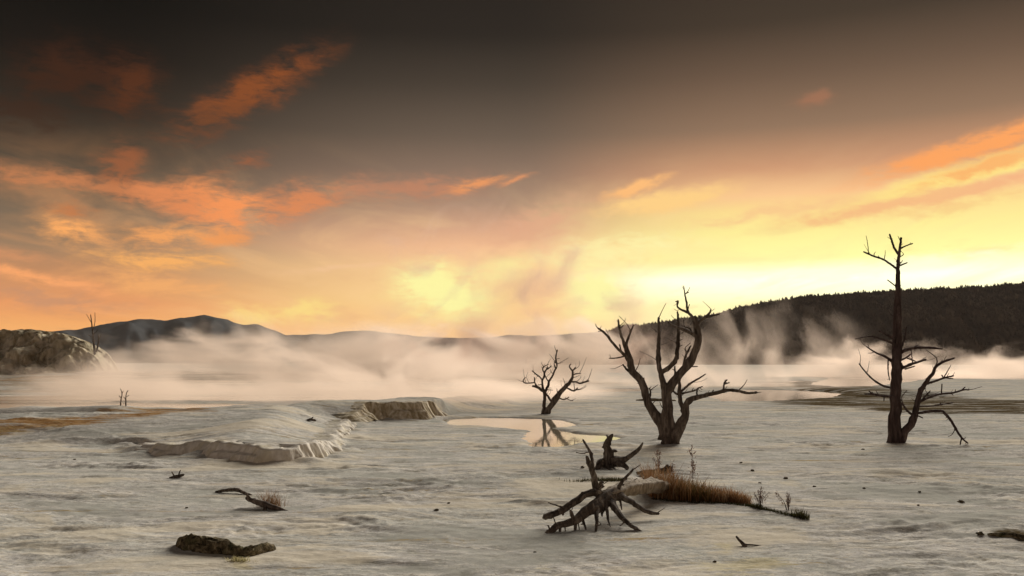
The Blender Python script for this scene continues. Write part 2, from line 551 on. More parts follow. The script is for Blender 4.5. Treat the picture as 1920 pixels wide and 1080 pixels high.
m_, N = new_mat('terrace_drapery')
P = N.n('ShaderNodeTexCoord').outputs['Object']
f1, _ = N.noise(N.mapping(P, (7, 7, 0.5)), 1.0, 5, 0.6, 0.2)
f2, _ = N.noise(P, 2.2, 5, 0.6, 0.4)
c = N.ramp(f1, [(0.28, (0.44, 0.40, 0.31)), (0.48, (0.60, 0.56, 0.47)), (0.70, (0.76, 0.72, 0.62))])
c = N.mix(N.m('MULTIPLY', N.step(f2, 0.48, 0.64), 0.6), c, (0.56, 0.50, 0.34))
finish(N, c, 0.9, f1, 0.6, 0.04, 0.03)
MAT_DRAPE = m_

m_, N = new_mat('olive_drapery')
P = N.n('ShaderNodeTexCoord').outputs['Object']
f1, _ = N.noise(N.mapping(P, (5, 5, 0.6)), 1.0, 6, 0.66, 0.5)
f2, _ = N.noise(P, 0.9, 5, 0.6, 0.4)
c = N.ramp(f1, [(0.32, (0.20, 0.155, 0.075)), (0.48, (0.44, 0.37, 0.24)), (0.64, (0.74, 0.68, 0.54))])
c = N.mix(N.m('MULTIPLY', N.step(f2, 0.5, 0.66), 0.55), c, (0.58, 0.53, 0.42))
finish(N, c, 0.9, f1, 0.6, 0.04, 0.03)
MAT_DRAPE2 = m_


def bark(name, dark, mid, pale, scale=1.0):
    m, N = new_mat(name)
    P = N.n('ShaderNodeTexCoord').outputs['Object']
    a, _ = N.noise(N.mapping(P, (9 * scale, 9 * scale, 1.8 * scale)), 1.0, 6, 0.65, 0.6)
    b, _ = N.noise(P, 3.0 * scale, 5, 0.6)
    c = N.ramp(a, [(0.30, dark), (0.50, mid), (0.72, pale)])
    c = N.mix(N.m('MULTIPLY', N.step(b, 0.5, 0.7), 0.5), c, mid)
    finish(N, c, 0.9, a, 0.9, 0.035, 0.06)
    return m


MAT_BARK = bark('weathered_bark', (0.032, 0.024, 0.018), (0.10, 0.078, 0.060), (0.26, 0.215, 0.17))
MAT_BARK2 = bark('reddish_bark', (0.024, 0.016, 0.014), (0.065, 0.045, 0.039), (0.14, 0.105, 0.09))
MAT_DRIFT = bark('grey_driftwood', (0.030, 0.024, 0.019), (0.105, 0.085, 0.066), (0.30, 0.26, 0.20), 1.6)
MAT_PALELOG = bark('pale_log_wood', (0.10, 0.08, 0.055), (0.30, 0.25, 0.18), (0.50, 0.45, 0.35), 1.5)

m_, N = new_mat('mossy_turf')
P = N.n('ShaderNodeTexCoord').outputs['Object']
a, _ = N.noise(P, 14, 6, 0.7, 0.5)
b, _ = N.noise(P, 5, 4, 0.6)
c = N.ramp(a, [(0.36, (0.022, 0.017, 0.010)), (0.5, (0.13, 0.105, 0.060)), (0.64, (0.30, 0.25, 0.155))])
c = N.mix(N.m('MULTIPLY', N.step(b, 0.5, 0.68), 0.45), c, (0.09, 0.095, 0.04))
finish(N, c, 0.95, a, 1.0, 0.04, 0.02)
MAT_TURF = m_


def blade_mat(name, cols):
    m, N = new_mat(name)
    v = N.n('ShaderNodeVertexColor', layer_name='tone')
    s = N.n('ShaderNodeSeparateColor')
    N.put(s.inputs[0], v.outputs[0])
    c = N.ramp(s.outputs[0], [(i / (len(cols) - 1), q) for i, q in enumerate(cols)])
    d = N.n('ShaderNodeBsdfDiffuse')
    N.put(d.inputs[0], c)
    t = N.n('ShaderNodeBsdfTranslucent')
    N.put(t.inputs[0], c)
    mx = N.n('ShaderNodeMixShader')
    mx.inputs[0].default_value = 0.3
    N.put(mx.inputs[1], d.outputs[0])
    N.put(mx.inputs[2], t.outputs[0])
    o = N.n('ShaderNodeOutputMaterial')
    N.put(o.inputs[0], mx.outputs[0])
    return m


MAT_GRASS = blade_mat('russet_grass', [(0.07, 0.066, 0.022), (0.13, 0.088, 0.032), (0.22, 0.105, 0.042), (0.32, 0.185, 0.09), (0.42, 0.32, 0.20)])
MAT_GREEN = blade_mat('green_sedge', [(0.022, 0.022, 0.009), (0.042, 0.041, 0.016), (0.075, 0.066, 0.026), (0.13, 0.10, 0.045)])
MAT_LICHEN = blade_mat('yellow_lichen', [(0.20, 0.17, 0.07), (0.38, 0.34, 0.16), (0.55, 0.50, 0.28)])
MAT_WEED = blade_mat('dry_weed', [(0.08, 0.05, 0.035), (0.19, 0.115, 0.08), (0.32, 0.21, 0.16)])


def water_mat(name, deep, rough, ripple):
    m, N = new_mat(name)
    P = N.n('ShaderNodeTexCoord').outputs['Object']
    a, _ = N.noise(N.mapping(P, (1.0, 0.6, 1.0)), ripple, 4, 0.55, 0.3)
    b, _ = N.noise(N.mapping(P, (0.12, 0.5, 1)), 1.0, 5, 0.6, 0.5)
    c = N.mix(N.step(b, 0.4, 0.65), deep, tuple(min(1, q * 1.7) for q in deep))
    bs = finish(N, c, rough, a, 0.10, 0.012, 0.5)
    bs.inputs['IOR'].default_value = 1.33
    return m


MAT_WATER = water_mat('still_pool_water', (0.20, 0.17, 0.12), 0.03, 6.0)
MAT_WATER2 = water_mat('steaming_pool_water', (0.46, 0.41, 0.32), 0.14, 3.0)

m_, N = new_mat('forested_slope')
P = N.n('ShaderNodeTexCoord').outputs['Object']
a, _ = N.noise(N.mapping(P, (0.02, 0.008, 0.02)), 1.0, 6, 0.65)
c = N.ramp(a, [(0.3, (0.040, 0.027, 0.017)), (0.7, (0.105, 0.074, 0.046))])
finish(N, c, 0.95)
MAT_SLOPE = m_
m_, N = new_mat('conifer_needles')
P = N.n('ShaderNodeTexCoord').outputs['Object']
a, _ = N.noise(P, 0.03, 4, 0.6)
c = N.ramp(a, [(0.3, (0.034, 0.023, 0.014)), (0.7, (0.095, 0.066, 0.041))])
finish(N, c, 0.95)
MAT_CONIFER = m_
m_, N = new_mat('far_mountain')
P = N.n('ShaderNodeTexCoord').outputs['Object']
a, _ = N.noise(N.mapping(P, (0.006, 0.006, 0.01)), 1.0, 6, 0.6)
c = N.ramp(a, [(0.35, (0.045, 0.050, 0.055)), (0.65, (0.085, 0.090, 0.090))])
finish(N, c, 0.95)
MAT_MOUNT = m_
m_, N = new_mat('travertine_cliff')
P = N.n('ShaderNodeTexCoord').outputs['Object']
a, _ = N.noise(N.mapping(P, (0.5, 0.5, 0.22), rot=(0, math.radians(-25), 0)), 1.0, 7, 0.65, 1.0)
b, _ = N.noise(P, 0.18, 4, 0.6)
c = N.ramp(a, [(0.36, (0.15, 0.12, 0.07)), (0.44, (0.38, 0.32, 0.21)), (0.54, (0.58, 0.51, 0.37)), (0.70, (0.70, 0.63, 0.48))])
c = N.mix(N.step(b, 0.46, 0.62), c, N.mix(0.5, c, (0.30, 0.27, 0.18)))
finish(N, c, 0.95, a, 1.0, 0.6, 0.0)
MAT_CLIFF = m_

# ------------------------------------------------------------------ ground sheet
yr = np.concatenate([[-200, -120, -60, -30, -15, -6, -2, 1, 2.5, 3.5], np.geomspace(4.2, 120, 800), np.geomspace(123, 4300, 70)])
uf = np.linspace(-1, 1, 580)
ext = np.array([1.04, 1.12, 1.3, 1.6, 2.2, 3.4, 6.0])
half = np.maximum(0.60 * yr + 2.2, 4.5)
xs = []
for k, (y_, hw) in enumerate(zip(yr, half)):
    reach = max(2.0 * hw, min(3300.0, 200 + y_ * 1.2))
    e = hw + (reach - hw) * np.array([0.01, 0.03, 0.08, 0.2, 0.45, 1.0])
    xs.append(np.concatenate([-e[::-1], uf * hw, e]))
xs = np.array(xs)
ys = np.repeat(yr[:, None], xs.shape[1], 1)
zs = H(xs, ys)
# keep the unseen surroundings plain
me = mesh_from('ground', np.stack([xs, ys, zs], -1).reshape(-1, 3), grid_faces(*xs.shape))
X, Y = xs.ravel(), ys.ravel()
fn = fbm(X * 0.25, Y * 0.6, 3, 90)


def gph(*pp):
    return [tuple(ground_pt(px, py)[:2]) for px, py in pp]


def patch(pp, soft, z=None):
    return 1 - sstep(-soft, soft, poly_sdf(X, Y, gp(*pp, z=z) if z is not None else gph(*pp)) + soft * 0.6 * fn)


orange = np.maximum.reduce([
    1.0 * patch([(-60, 786), (60, 780), (180, 776), (320, 772), (300, 781), (200, 790), (120, 800), (40, 812), (-60, 818)], 0.5),
    0.8 * patch([(150, 769), (300, 765), (420, 764), (400, 771), (280, 776)], 0.4),
    0.55 * patch([(-60, 728), (-60, 709), (200, 709), (260, 716), (100, 724)], 3.0, 0.3)])
brown = np.maximum.reduce([
    patch([(1395, 742), (1500, 728), (1600, 722), (1750, 735), (1850, 748), (1990, 752), (1990, 778), (1800, 776), (1640, 772), (1520, 762), (1420, 756)], 1.8),
    0.9 * patch([(1400, 722), (1480, 712), (1560, 718), (1660, 722), (1600, 728), (1480, 730)], 3.0),
    0.8 * patch([(-60, 745), (-60, 706), (600, 704), (640, 712), (560, 722), (200, 735)], 4.0, 0.3),
    0.6 * patch([(1700, 706), (1760, 700), (1990, 702), (1990, 708)], 3.0),
    0.9 * patch([(1850, 996), (1890, 988), (1990, 985), (1990, 1035), (1920, 1025), (1880, 1010)], 0.12),
    0.55 * patch([(1310, 752), (1500, 755), (1640, 765), (1500, 772), (1380, 768)], 1.2)])
yellow = np.maximum.reduce([
    patch([(425, 1048), (450, 1040), (470, 1050), (462, 1066), (440, 1062)], 0.1),
    0.8 * patch([(1310, 1062), (1440, 1050), (1460, 1080), (1330, 1090)], 0.3),
    0.7 * patch([(1340, 1020), (1380, 1015), (1385, 1035), (1350, 1040)], 0.15),
    0.8 * patch([(1360, 838), (1480, 836), (1500, 850), (1400, 852)], 0.5),
    0.6 * patch([(-60, 800), (80, 796), (160, 800), (60, 812), (-60, 815)], 0.4),
    0.6 * patch([(980, 1045), (1030, 1040), (1045, 1070), (1010, 1078)], 0.1)])
set_color(me, 'mats', np.stack([orange, brown, yellow, np.ones_like(X)], 1))
g = new_obj('ground', me, None, MAT_GROUND)
tag(g, kind='structure')


# ------------------------------------------------------------------ terrace walls
def terrace(name, poly, mat, seed, fade0, fade1, lipout=0.10):
    pts = [Vector((*p, 0)) for p in poly]
    P2 = []
    for i in range(len(pts) - 1):
        p0, p1, p2, p3 = pts[max(i - 1, 0)], pts[i], pts[i + 1], pts[min(i + 2, len(pts) - 1)]
        n = max(2, int((p2 - p1).length / 0.03))
        for k in range(n):
            t = k / n
            P2.append(0.5 * ((2 * p1) + (p2 - p0) * t + (2 * p0 - 5 * p1 + 4 * p2 - p3) * t * t + (3 * p1 - p0 - 3 * p2 + p3) * t ** 3))
    P2 = np.array([(p.x, p.y) for p in P2])
    tan = np.gradient(P2, axis=0)
    tan /= np.linalg.norm(tan, axis=1)[:, None] + 1e-9
    nrm = np.stack([tan[:, 1], -tan[:, 0]], 1)            # towards the camera side
    s = np.concatenate([[0], np.cumsum(np.linalg.norm(np.diff(P2, axis=0), axis=1))])
    inner = P2 - nrm * 0.55
    ztop = H(inner[:, 0], inner[:, 1]) + 0.012
    fade = sstep(0, fade0, s) * (1 - sstep(s[-1] - fade1, s[-1], s))
    scal = 0.16 * np.abs(np.sin(s * 1.9 + 1.5 * fbm(s * 0.4, s * 0, 2, seed))) + 0.10 * fbm(s * 0.9, s * 0 + 3, 3, seed + 2)
    ztop = ztop - 0.02 + 0.05 * fbm(s * 1.2, s * 0 + 9, 3, seed + 5)
    slope = 0.03 + 0.09 * (0.5 + 0.5 * np.sin(s * 0.9 + seed)) + 0.05 * fbm(s * 2.0, s * 0 + 4, 2, seed + 7)
    prof = [(-0.60, 0.0, 0.0), (-0.30, 0.0, 0.0), (-0.10, 0.0, 0.1), (-0.03, 0.015, 0.3)] + \
           [(0.0 + 0.03 * math.sin(t * 3.1) + lipout * t * t, -t, 1.0) for t in np.linspace(0.03, 1.0, 16)]
    rows = []
    for off, dz_, fl in prof:
        t = max(0.0, -dz_)
        rib = 0.045 * np.abs(fbm(s * 5.5, s * 0 + t * 0.5, 3, seed + 11)) + 0.018 * fbm(s * 16, s * 0 + t * 1.5, 2, seed + 13)
        bench = 0.10 * sstep(0.42, 0.55, np.float64(t)) * sstep(-0.1, 0.25, fbm(s * 0.7, s * 0 + 6, 2, seed + 21))
        o = off + scal * (0.5 + 0.5 * fl) - 0.12 + fl * rib * (0.6 + 0.8 * t) + slope * t + bench
        p = P2 + nrm * o[:, None]
        zb = H(P2[:, 0] + nrm[:, 0] * 0.35, P2[:, 1] + nrm[:, 1] * 0.35) - 0.03
        z = (ztop + dz_ if dz_ >= 0 else ztop + dz_ * (ztop - zb))
        z = z * fade + (zb - 0.05) * (1 - fade)
        rows.append(np.stack([p[:, 0], p[:, 1], z], 1))
    A = np.array(rows)
    me = mesh_from(name, A.reshape(-1, 3), grid_faces(A.shape[0], A.shape[1]))
    o = new_obj(name, me, None, mat)
    tag(o, kind='structure')


terrace('terrace_step', EDGE_A, MAT_DRAPE, 5, 1.2, 0.4)
terrace('terrace_step', EDGE_B, MAT_DRAPE2, 31, 0.3, 1.6, 0.3)

# ------------------------------------------------------------------ water
for i, p in enumerate(POOLS):
    xsP = [q[0] for q in p['pts']]
    ysP = [q[1] for q in p['pts']]
    pad = 1.5 if i else 0.6
    nx = ny = 90
    gx, gy = np.meshgrid(np.linspace(min(xsP) - pad, max(xsP) + pad, nx), np.linspace(min(ysP) - pad, max(ysP) + pad, ny))
    if i == len(POOLS) - 1:
        gx, gy = np.meshgrid(np.linspace(-60, 5, nx), np.linspace(29.6, 88, ny))
        lim = -4.5 - 0.0 * gy + np.clip((gy - 34) * 0.25, -1.0, 9.0)
        gx = -60 + (gx + 60) / 65.0 * (lim + 60)
    fcs = grid_faces(ny, nx)
    if i < len(POOLS) - 1:
        sd = poly_sdf(gx.ravel(), gy.ravel(), p['pts'])
        fcs = fcs[sd[fcs].min(1) < 0.45 * p['soft']]
    me = mesh_from('water', np.stack([gx, gy, np.full_like(gx, p['z'])], -1).reshape(-1, 3), fcs)
    o = new_obj('water', me, None, MAT_WATER2 if i == len(POOLS) - 1 else MAT_WATER)
    tag(o, kind='structure')


# ------------------------------------------------------------------ hills and mountains
def interp(profile, px):
    return np.interp(px, [p[0] for p in profile], [p[1] for p in profile])


def mountain(name, profile, crest, front, back, mat, seed, rough, n=260, gully=0.0, base=-0.5, drop=0.0):
    pxs = np.linspace(profile[0][0], profile[-1][0], n)
    cz = CAM_H + (HORIZON - interp(profile, pxs)) / F * crest - drop
    cx = (pxs - 960) / F * crest
    cz = cz + rough * fbm(cx / (crest * 0.02), cx * 0, 4, seed)
    ts = np.concatenate([np.linspace(0, 1, 40), np.linspace(1.04, 2, 10)])
    V = []
    for t in ts:
        y_ = front + (crest - front) * t if t <= 1 else crest + (back - crest) * (t - 1)
        s = t ** 0.85 if t <= 1 else max(0.0, 1 - (t - 1)) ** 1.5
        gz = gully * fbm(cx / (crest * 0.035), np.full_like(cx, t * 1.2), 4, seed + 3) * math.sin(math.pi * min(t, 1.0)) if t < 1 else 0
        V.append(np.stack([cx * (0.75 + 0.25 * min(t, 1.3)), np.full_like(cx, y_), base + np.maximum(0, (cz - base) * s + gz)], 1))
    A = np.array(V)
    me = mesh_from(name, A.reshape(-1, 3), grid_faces(A.shape[0], A.shape[1]))
    o = new_obj(name, me, None, mat)
    tag(o, kind='structure')
    return A


LEFT_M = [(-900, 655), (-300, 640), (0, 628), (100, 622), (150, 617), (200, 607), (265, 598), (310, 600), (345, 596), (383, 591), (420, 598), (460, 610), (480, 608), (505, 616), (535, 628), (600, 648), (680, 672), (720, 684)]
FAR_R = [(-600, 650), (300, 645), (520, 629), (560, 628), (620, 626), (650, 621), (695, 620), (740, 626), (800, 632), (870, 634), (920, 633), (955, 628), (1000, 630), (1060, 627), (1110, 624), (1250, 618), (1500, 630), (2500, 640)]
RIDGE = [(985, 660), (1040, 640), (1100, 625), (1180, 608), (1250, 598), (1330, 587), (1360, 579), (1420, 565), (1500, 553), (1600, 545), (1700, 539), (1800, 535), (1860, 532), (1920, 525), (2100, 505), (2400, 490), (2900, 500)]
mountain('mountain', LEFT_M, 2600, 2000, 3100, MAT_MOUNT, 3, 3.0, gully=25)
mountain('distant_ridge', FAR_R, 3800, 3300, 4100, MAT_MOUNT, 8, 3.0, gully=20)
RA = mountain('ridge', RIDGE, 1300, 850, 1600, MAT_SLOPE, 12, 1.0, n=420, gully=16, drop=4.0)

# forest: conifers on the ridge, one far-off mass
rng = np.random.default_rng(5)
NT_ = 24000
ti = rng.random(NT_) ** 0.7 * 39
crest_n = 1600
ti[:crest_n] = 38.4 + rng.random(crest_n) * 1.8
ci = rng.random(NT_) * (RA.shape[1] - 1.01)
a0, c0 = ti.astype(int), ci.astype(int)
fa, fc = (ti - a0)[:, None], (ci - c0)[:, None]
B0 = RA[a0, c0] * (1 - fc) + RA[a0, c0 + 1] * fc
B1 = RA[a0 + 1, c0] * (1 - fc) + RA[a0 + 1, c0 + 1] * fc
base = B0 * (1 - fa) + B1 * fa
hgt = 2.4 + 3.0 * rng.random(NT_) ** 1.8
hgt[:crest_n] *= 0.55
rad = hgt * (0.30 + 0.14 * rng.random(NT_))
rad[:crest_n] *= 1.5
VV, FF = [], []
k = 5
angs = np.arange(k) * 2 * math.pi / k
vcount = 0
tmplV = []
for (zb, zt, r_) in ((0.08, 0.62, 1.0), (0.42, 1.0, 0.62)):
    tmplV.append((zb, zt, r_))
for (zb, zt, r_) in tmplV:
    ph = rng.random((NT_, 1)) * 6.28
    jr = rad[:, None] * r_ * (0.75 + 0.5 * rng.random((NT_, k)))
    ring = np.stack([base[:, 0:1] + jr * np.cos(angs + ph), base[:, 1:2] + jr * np.sin(angs + ph), base[:, 2:3] + hgt[:, None] * (zb + 0.06 * rng.random((NT_, k)))], -1)
    tip = np.stack([base[:, 0] + 0.1 * rad * rng.normal(size=NT_), base[:, 1], base[:, 2] + hgt * zt], -1)[:, None, :]
    VV.append(np.concatenate([ring, tip], 1).reshape(-1, 3))
    o_ = vcount + np.arange(NT_)[:, None, None] * (k + 1)
    tri = np.array([[i, (i + 1) % k, k] for i in range(k)])[None]
    FF.append((o_ + tri).reshape(-1, 3))
    vcount += NT_ * (k + 1)
me = mesh_from('forest', np.concatenate(VV), np.concatenate(FF), True)
o = new_obj('forest', me, None, MAT_CONIFER)
tag(o, 'dark conifer forest covering the long ridge on the right', 'forest', kind='stuff')

# the pale travertine hill at the far left
HILL = [(-700, 600), (-300, 610), (-100, 618), (0, 619), (60, 619), (100, 622), (130, 629), (165, 640), (190, 652), (206, 664), (214, 676), (222, 690), (230, 700)]
pxs = np.linspace(-700, 230, 420)
D0 = 108.0
cz = CAM_H + (HORIZON - interp(HILL, pxs)) / F * D0
cx = (pxs - 960) / F * D0
V = []
for t in np.concatenate([np.linspace(0, 1, 70), np.linspace(1.03, 2.0, 12)]):
    y_ = 96 + 12 * t if t <= 1 else D0 + 30 * (t - 1)
    s = (0.30 * t + 0.70 * sstep(0.15, 0.92, np.float64(t))) if t <= 1 else 1 - 0.15 * (t - 1)
    rg = 1.0 * fbm(cx * 0.22, np.full_like(cx, t * 2.2), 6, 51, 0.6) + 0.5 * np.abs(fbm(cx * 0.6 + t * 1.5, np.full_like(cx, t * 3.0), 4, 55))
    V.append(np.stack([(cx + 0.3 * rg) * max(1.0, y_ / D0), y_ - 1.4 * rg, 0.4 + (cz - 0.4) * s + 0.7 * rg * math.sin(math.pi * min(t, 1.0)) + (0.15 * rg if t > .8 else 0)], 1))
A = np.array(V)
o = new_obj('hill', mesh_from('hill', A.reshape(-1, 3), grid_faces(A.shape[0], A.shape[1])), None, MAT_CLIFF)
tag(o, kind='structure')


# ------------------------------------------------------------------ limbs
def tube(points, radii, sides=8, gnarl=0.12, seed=0, cap=True):
    """tapered crooked limb along points (Vectors) with radii"""
    n = len(points)
    P_, R_ = [], []
    for i in range(n - 1):
        p0, p1, p2, p3 = points[max(i - 1, 0)], points[i], points[i + 1], points[min(i + 2, n - 1)]
        L = (p2 - p1).length
        k = int(max(2, min(14, L / max(0.02, radii[i] * 1.1))))
        for j in range(k):
            t = j / k
            P_.append(0.5 * ((2 * p1) + (p2 - p0) * t + (2 * p0 - 5 * p1 + 4 * p2 - p3) * t * t + (3 * p1 - p0 - 3 * p2 + p3) * t ** 3))
            R_.append(radii[i] + (radii[i + 1] - radii[i]) * t)
    P_.append(points[-1].copy())
    R_.append(radii[-1])
    m = len(P_)
    rnd = random.Random(seed)
    verts, faces = [], []
    side = None
    for i in range(m):
        tg = (P_[min(i + 1, m - 1)] - P_[max(i - 1, 0)])
        if tg.length < 1e-9:
            tg = Vector((0, 0, 1))
        tg.normalize()
        if side is None:
            side = tg.orthogonal().normalized()
        side = (side - tg * side.dot(tg)).normalized()
        up = tg.cross(side)
        r = R_[i]
        wob = r * gnarl
        c = P_[i] + Vector((rnd.gauss(0, wob), rnd.gauss(0, wob), rnd.gauss(0, wob * 0.5)))
        knot = 1.0 + (0.28 * rnd.random() if rnd.random() < 0.16 else 0.0)
        for s in range(sides):
            a = 2 * math.pi * s / sides
            if sides > 10:
                knot_ = 0.13 * math.sin(7 * a + 1.5 * mnoise.noise(Vector((i * 0.12, seed, 0)))) + 0.10 * mnoise.noise(Vector((math.cos(a) * 4, math.sin(a) * 4 + seed, i * 0.12)))
            else:
                knot_ = 0.0
            q = 1 + knot_ + 0.16 * math.sin(3 * a + seed) + 0.16 * mnoise.noise(Vector((math.cos(a) * 1.3 + seed * 3.1, math.sin(a) * 1.3, i * 0.35)))
            verts.append(c + (side * math.cos(a) + up * math.sin(a)) * r * q * knot)
    for i in range(m - 1):
        for s in range(sides):
            a, b = i * sides + s, i * sides + (s + 1) % sides
            faces.append((a, b, b + sides, a + sides))
    e = len(verts)
    tdir = (P_[-1] - P_[-2]).normalized()
    verts.append(P_[-1] + tdir * R_[-1] * 1.2)
    for s in range(sides):
        faces.append(((m - 1) * sides + s, (m - 1) * sides + (s + 1) % sides, e))
    e = len(verts)
    verts.append(P_[0] - (P_[1] - P_[0]).normalized() * R_[0] * 0.3)
    for s in range(sides):
        faces.append(((s + 1) % sides, s, e))
    return verts, faces


def limb_thing(name, base, limbs, origin, scale, depth, mat, label, cat, seed=0, spread=0.7, group=None, gnarl=0.12, stubs=0, partmat=None):
    """limbs: list of (part name, parent index or None, [(x, y, r[, depth offset])...], depth offset at the tip or None).
    x, y, r are read off the photograph; every limb also leans towards or away from the viewer."""
    root = bpy.data.objects.new(name, None)
    COL.objects.link(root)
    root.location = base
    root.empty_display_size = 0.2
    tag(root, label, cat, group)
    rnd = random.Random(seed)
    built = []
    for i, (part, par, pts, tip) in enumerate(limbs):
        q = [(origin[0] + p[0] * scale, origin[1] + p[1] * scale, p[2] * scale) for p in pts]
        if par is None:
            d0 = 0.0
        else:
            pq, pd = built[par][1], built[par][2]
            best, d0 = 1e18, 0.0
            for k in range(len(pq) - 1):
                ax, ay, bx, by = pq[k][0], pq[k][1], pq[k + 1][0], pq[k + 1][1]
                vx, vy = bx - ax, by - ay
                t = max(0, min(1, ((q[0][0] - ax) * vx + (q[0][1] - ay) * vy) / (vx * vx + vy * vy + 1e-9)))
                dd = (q[0][0] - ax - t * vx) ** 2 + (q[0][1] - ay - t * vy) ** 2
                if dd < best:
                    best, d0 = dd, pd[k] + (pd[k + 1] - pd[k]) * t
        Ls = [0.0]
        for k in range(1, len(q)):
            Ls.append(Ls[-1] + math.hypot(q[k][0] - q[k - 1][0], q[k][1] - q[k - 1][1]))
        if tip is None:
            tip = d0 + rnd.choice((-1, 1)) * (0.35 + 0.65 * rnd.random()) * spread * Ls[-1] / F * depth
        ds = [d0 + (tip - d0) * (l / (Ls[-1] + 1e-9)) for l in Ls]
        for k, p in enumerate(pts):
            if len(p) > 3:
                ds[k] = p[3]
        P3 = [at(x, y, depth + d) - Vector(base) for (x, y, r), d in zip(q, ds)]
        R3 = [max(0.0035, r / F * (depth + d)) for (x, y, r), d in zip(q, ds)]
        big_ = max(R3) > 0.05
        v, f = tube(P3, R3, 22 if big_ else 8, gnarl, seed * 31 + i)
        me = mesh_from(part, [tuple(a) for a in v], f)
        if par is None:
            holder = root
        else:
            holder = built[par][0]
            if built[par][3] >= 2:          # never a fourth level
                holder = holder.parent
        lvl = 1 if holder is root else 2
        o = new_obj(part, me, holder, (partmat or {}).get(part, mat))
        built.append((o, q, ds, lvl))
        # snapped-off stubs along the limb
        if stubs and len(P3) >= 3:
            total = sum((P3[k + 1] - P3[k]).length for k in range(len(P3) - 1))
            for _ in range(int(total / stubs + rnd.random())):
                k = rnd.randrange(len(P3) // 3, len(P3) - 1)
                t = rnd.random()
                p = P3[k].lerp(P3[k + 1], t)
                r = R3[k] + (R3[k + 1] - R3[k]) * t
                ax = (P3[k + 1] - P3[k]).normalized()
                dr = Vector((rnd.gauss(0, 1), rnd.gauss(0, 1), rnd.gauss(0.5, 0.8)))
                dr = (dr - ax * dr.dot(ax)).normalized() + ax * (0.3 + 0.7 * rnd.random())
                dr.normalize()
                ln_ = (0.04 + 0.42 * rnd.random() ** 2.5) * min(1.3, depth / 22.0) + r
                r0 = min(r * 0.45, 0.005 + 0.008 * rnd.random())
                bend = Vector((rnd.gauss(0, 0.2), rnd.gauss(0, 0.2), 0.15)) * ln_
                v2, f2 = tube([p, p + dr * ln_ * 0.6, p + dr * ln_ + bend], [max(r0 * 1.4, 0.005), r0, r0 * 0.6], 5, 0.2, rnd.randrange(999))
                new_obj('stub', mesh_from('stub', [tuple(a) for a in v2], f2), o if lvl == 1 else holder, mat)
    return root


def L(part, par, *pts, tip=None):
    return (part, par, list(pts), tip)


# the three-stemmed dead tree in the middle
b = ground_pt(1258, 831)
mid = [
    L('trunk', None, (495, 1010, 58, 0), (492, 950, 46), (482, 860, 38), (478, 780, 31), (474, 720, 28), (472, 660, 25), tip=0.05),
    L('branch', None, (470, 960, 40, 0), (455, 895, 34), (425, 845, 27), (380, 780, 23), (348, 700, 21), (325, 620, 20), (275, 565, 19), (255, 500, 17), (236, 430, 13), (231, 398, 10), tip=0.5),
    L('branch', None, (510, 985, 38, 0), (545, 915, 30), (570, 860, 27), (596, 808, 19), (598, 755, 16), (628, 724, 14), (700, 705, 11), (780, 686, 10), (840, 672, 8), (900, 677, 7), (960, 690, 6), (1012, 685, 6), tip=-0.7),
    L('branch', 0, (474, 690, 25), (520, 622, 22), (580, 552, 21), (630, 482, 20), (660, 405, 19), (666, 350, 18), (656, 290, 16), (648, 240, 13), tip=-0.4),
    L('branch', 0, (470, 670, 20), (448, 600, 14), (430, 520, 12), (428, 420, 10), (431, 330, 8), (428, 240, 5), tip=0.6),
    L('twig', 4, (438, 566, 12), (480, 545, 12), (524, 502, 11), (540, 430, 10), (545, 350, 9), (547, 270, 7), (540, 205, 4), tip=0.2),
    L('twig', 3, (645, 258, 11), (610, 216, 8), (562, 192, 6), (540, 174, 5), (545, 142, 5), (530, 145, 3)),
    L('twig', 3, (618, 222, 8), (602, 200, 7), (595, 150, 6), (585, 100, 4), (578, 50, 2)),
    L('twig', 7, (590, 98, 3), (607, 88, 3)),
    L('twig', 3, (660, 272, 10), (700, 240, 8), (730, 215, 7), (740, 190, 4)),
    L('twig', 9, (712, 236, 6), (750, 228, 5), (790, 218, 4)),
    L('twig', 3, (660, 356, 13), (620, 330, 9), (560, 305, 7), (510, 285, 6), (480, 262, 4)),
    L('twig', 11, (625, 330, 5), (615, 305, 5), (592, 296, 4)),
    L('twig', 3, (578, 560, 8), (580, 500, 7), (597, 450, 6), (620, 408, 4)),
    L('twig', 3, (530, 612, 7), (527, 570, 6), (525, 530, 4)),
    L('twig', 3, (610, 525, 5), (632, 531, 4), (660, 530, 3)),
    L('twig', 1, (250, 485, 11), (200, 440, 9), (150, 385, 8), (110, 335, 7), (70, 305, 6)),
    L('twig', 1, (232, 425, 10), (210, 360, 8), (195, 310, 7), (188, 252, 4)),
    L('twig', 1, (233, 402, 9), (255, 340, 6), (278, 285, 4)),
    L('twig', 16, (222, 470, 5), (180, 480, 4), (135, 482, 3)),
    L('twig', 1, (265, 570, 10), (235, 545, 7), (215, 520, 4)),
    L('twig', 1, (330, 635, 8), (342, 600, 5)),
    L('twig', 1, (366, 745, 8), (380, 692, 6), (374, 660, 4)),
    L('twig', 16, (205, 440, 5), (197, 402, 5)),
    L('twig', 2, (815, 678, 6), (818, 632, 5), (836, 610, 4)),
    L('twig', 24, (822, 636, 4), (850, 627, 3)),
    L('twig', 2, (660, 715, 5), (658, 668, 5), (690, 650, 3)),
    L('twig', 2, (742, 695, 4), (755, 672, 3)),
    L('branch', 2, (582, 838, 14), (578, 790, 13), (560, 740, 12), (555, 680, 10), (555, 630, 8), (545, 560, 3), tip=0.1),
    L('twig', 28, (562, 678, 7), (620, 630, 6), (670, 600, 5), (708, 576, 3)),
    L('twig', 28, (560, 692, 6), (620, 680, 5), (660, 668, 4)),
    L('twig', 28, (558, 704, 8), (530, 690, 7), (510, 670, 4)),
]
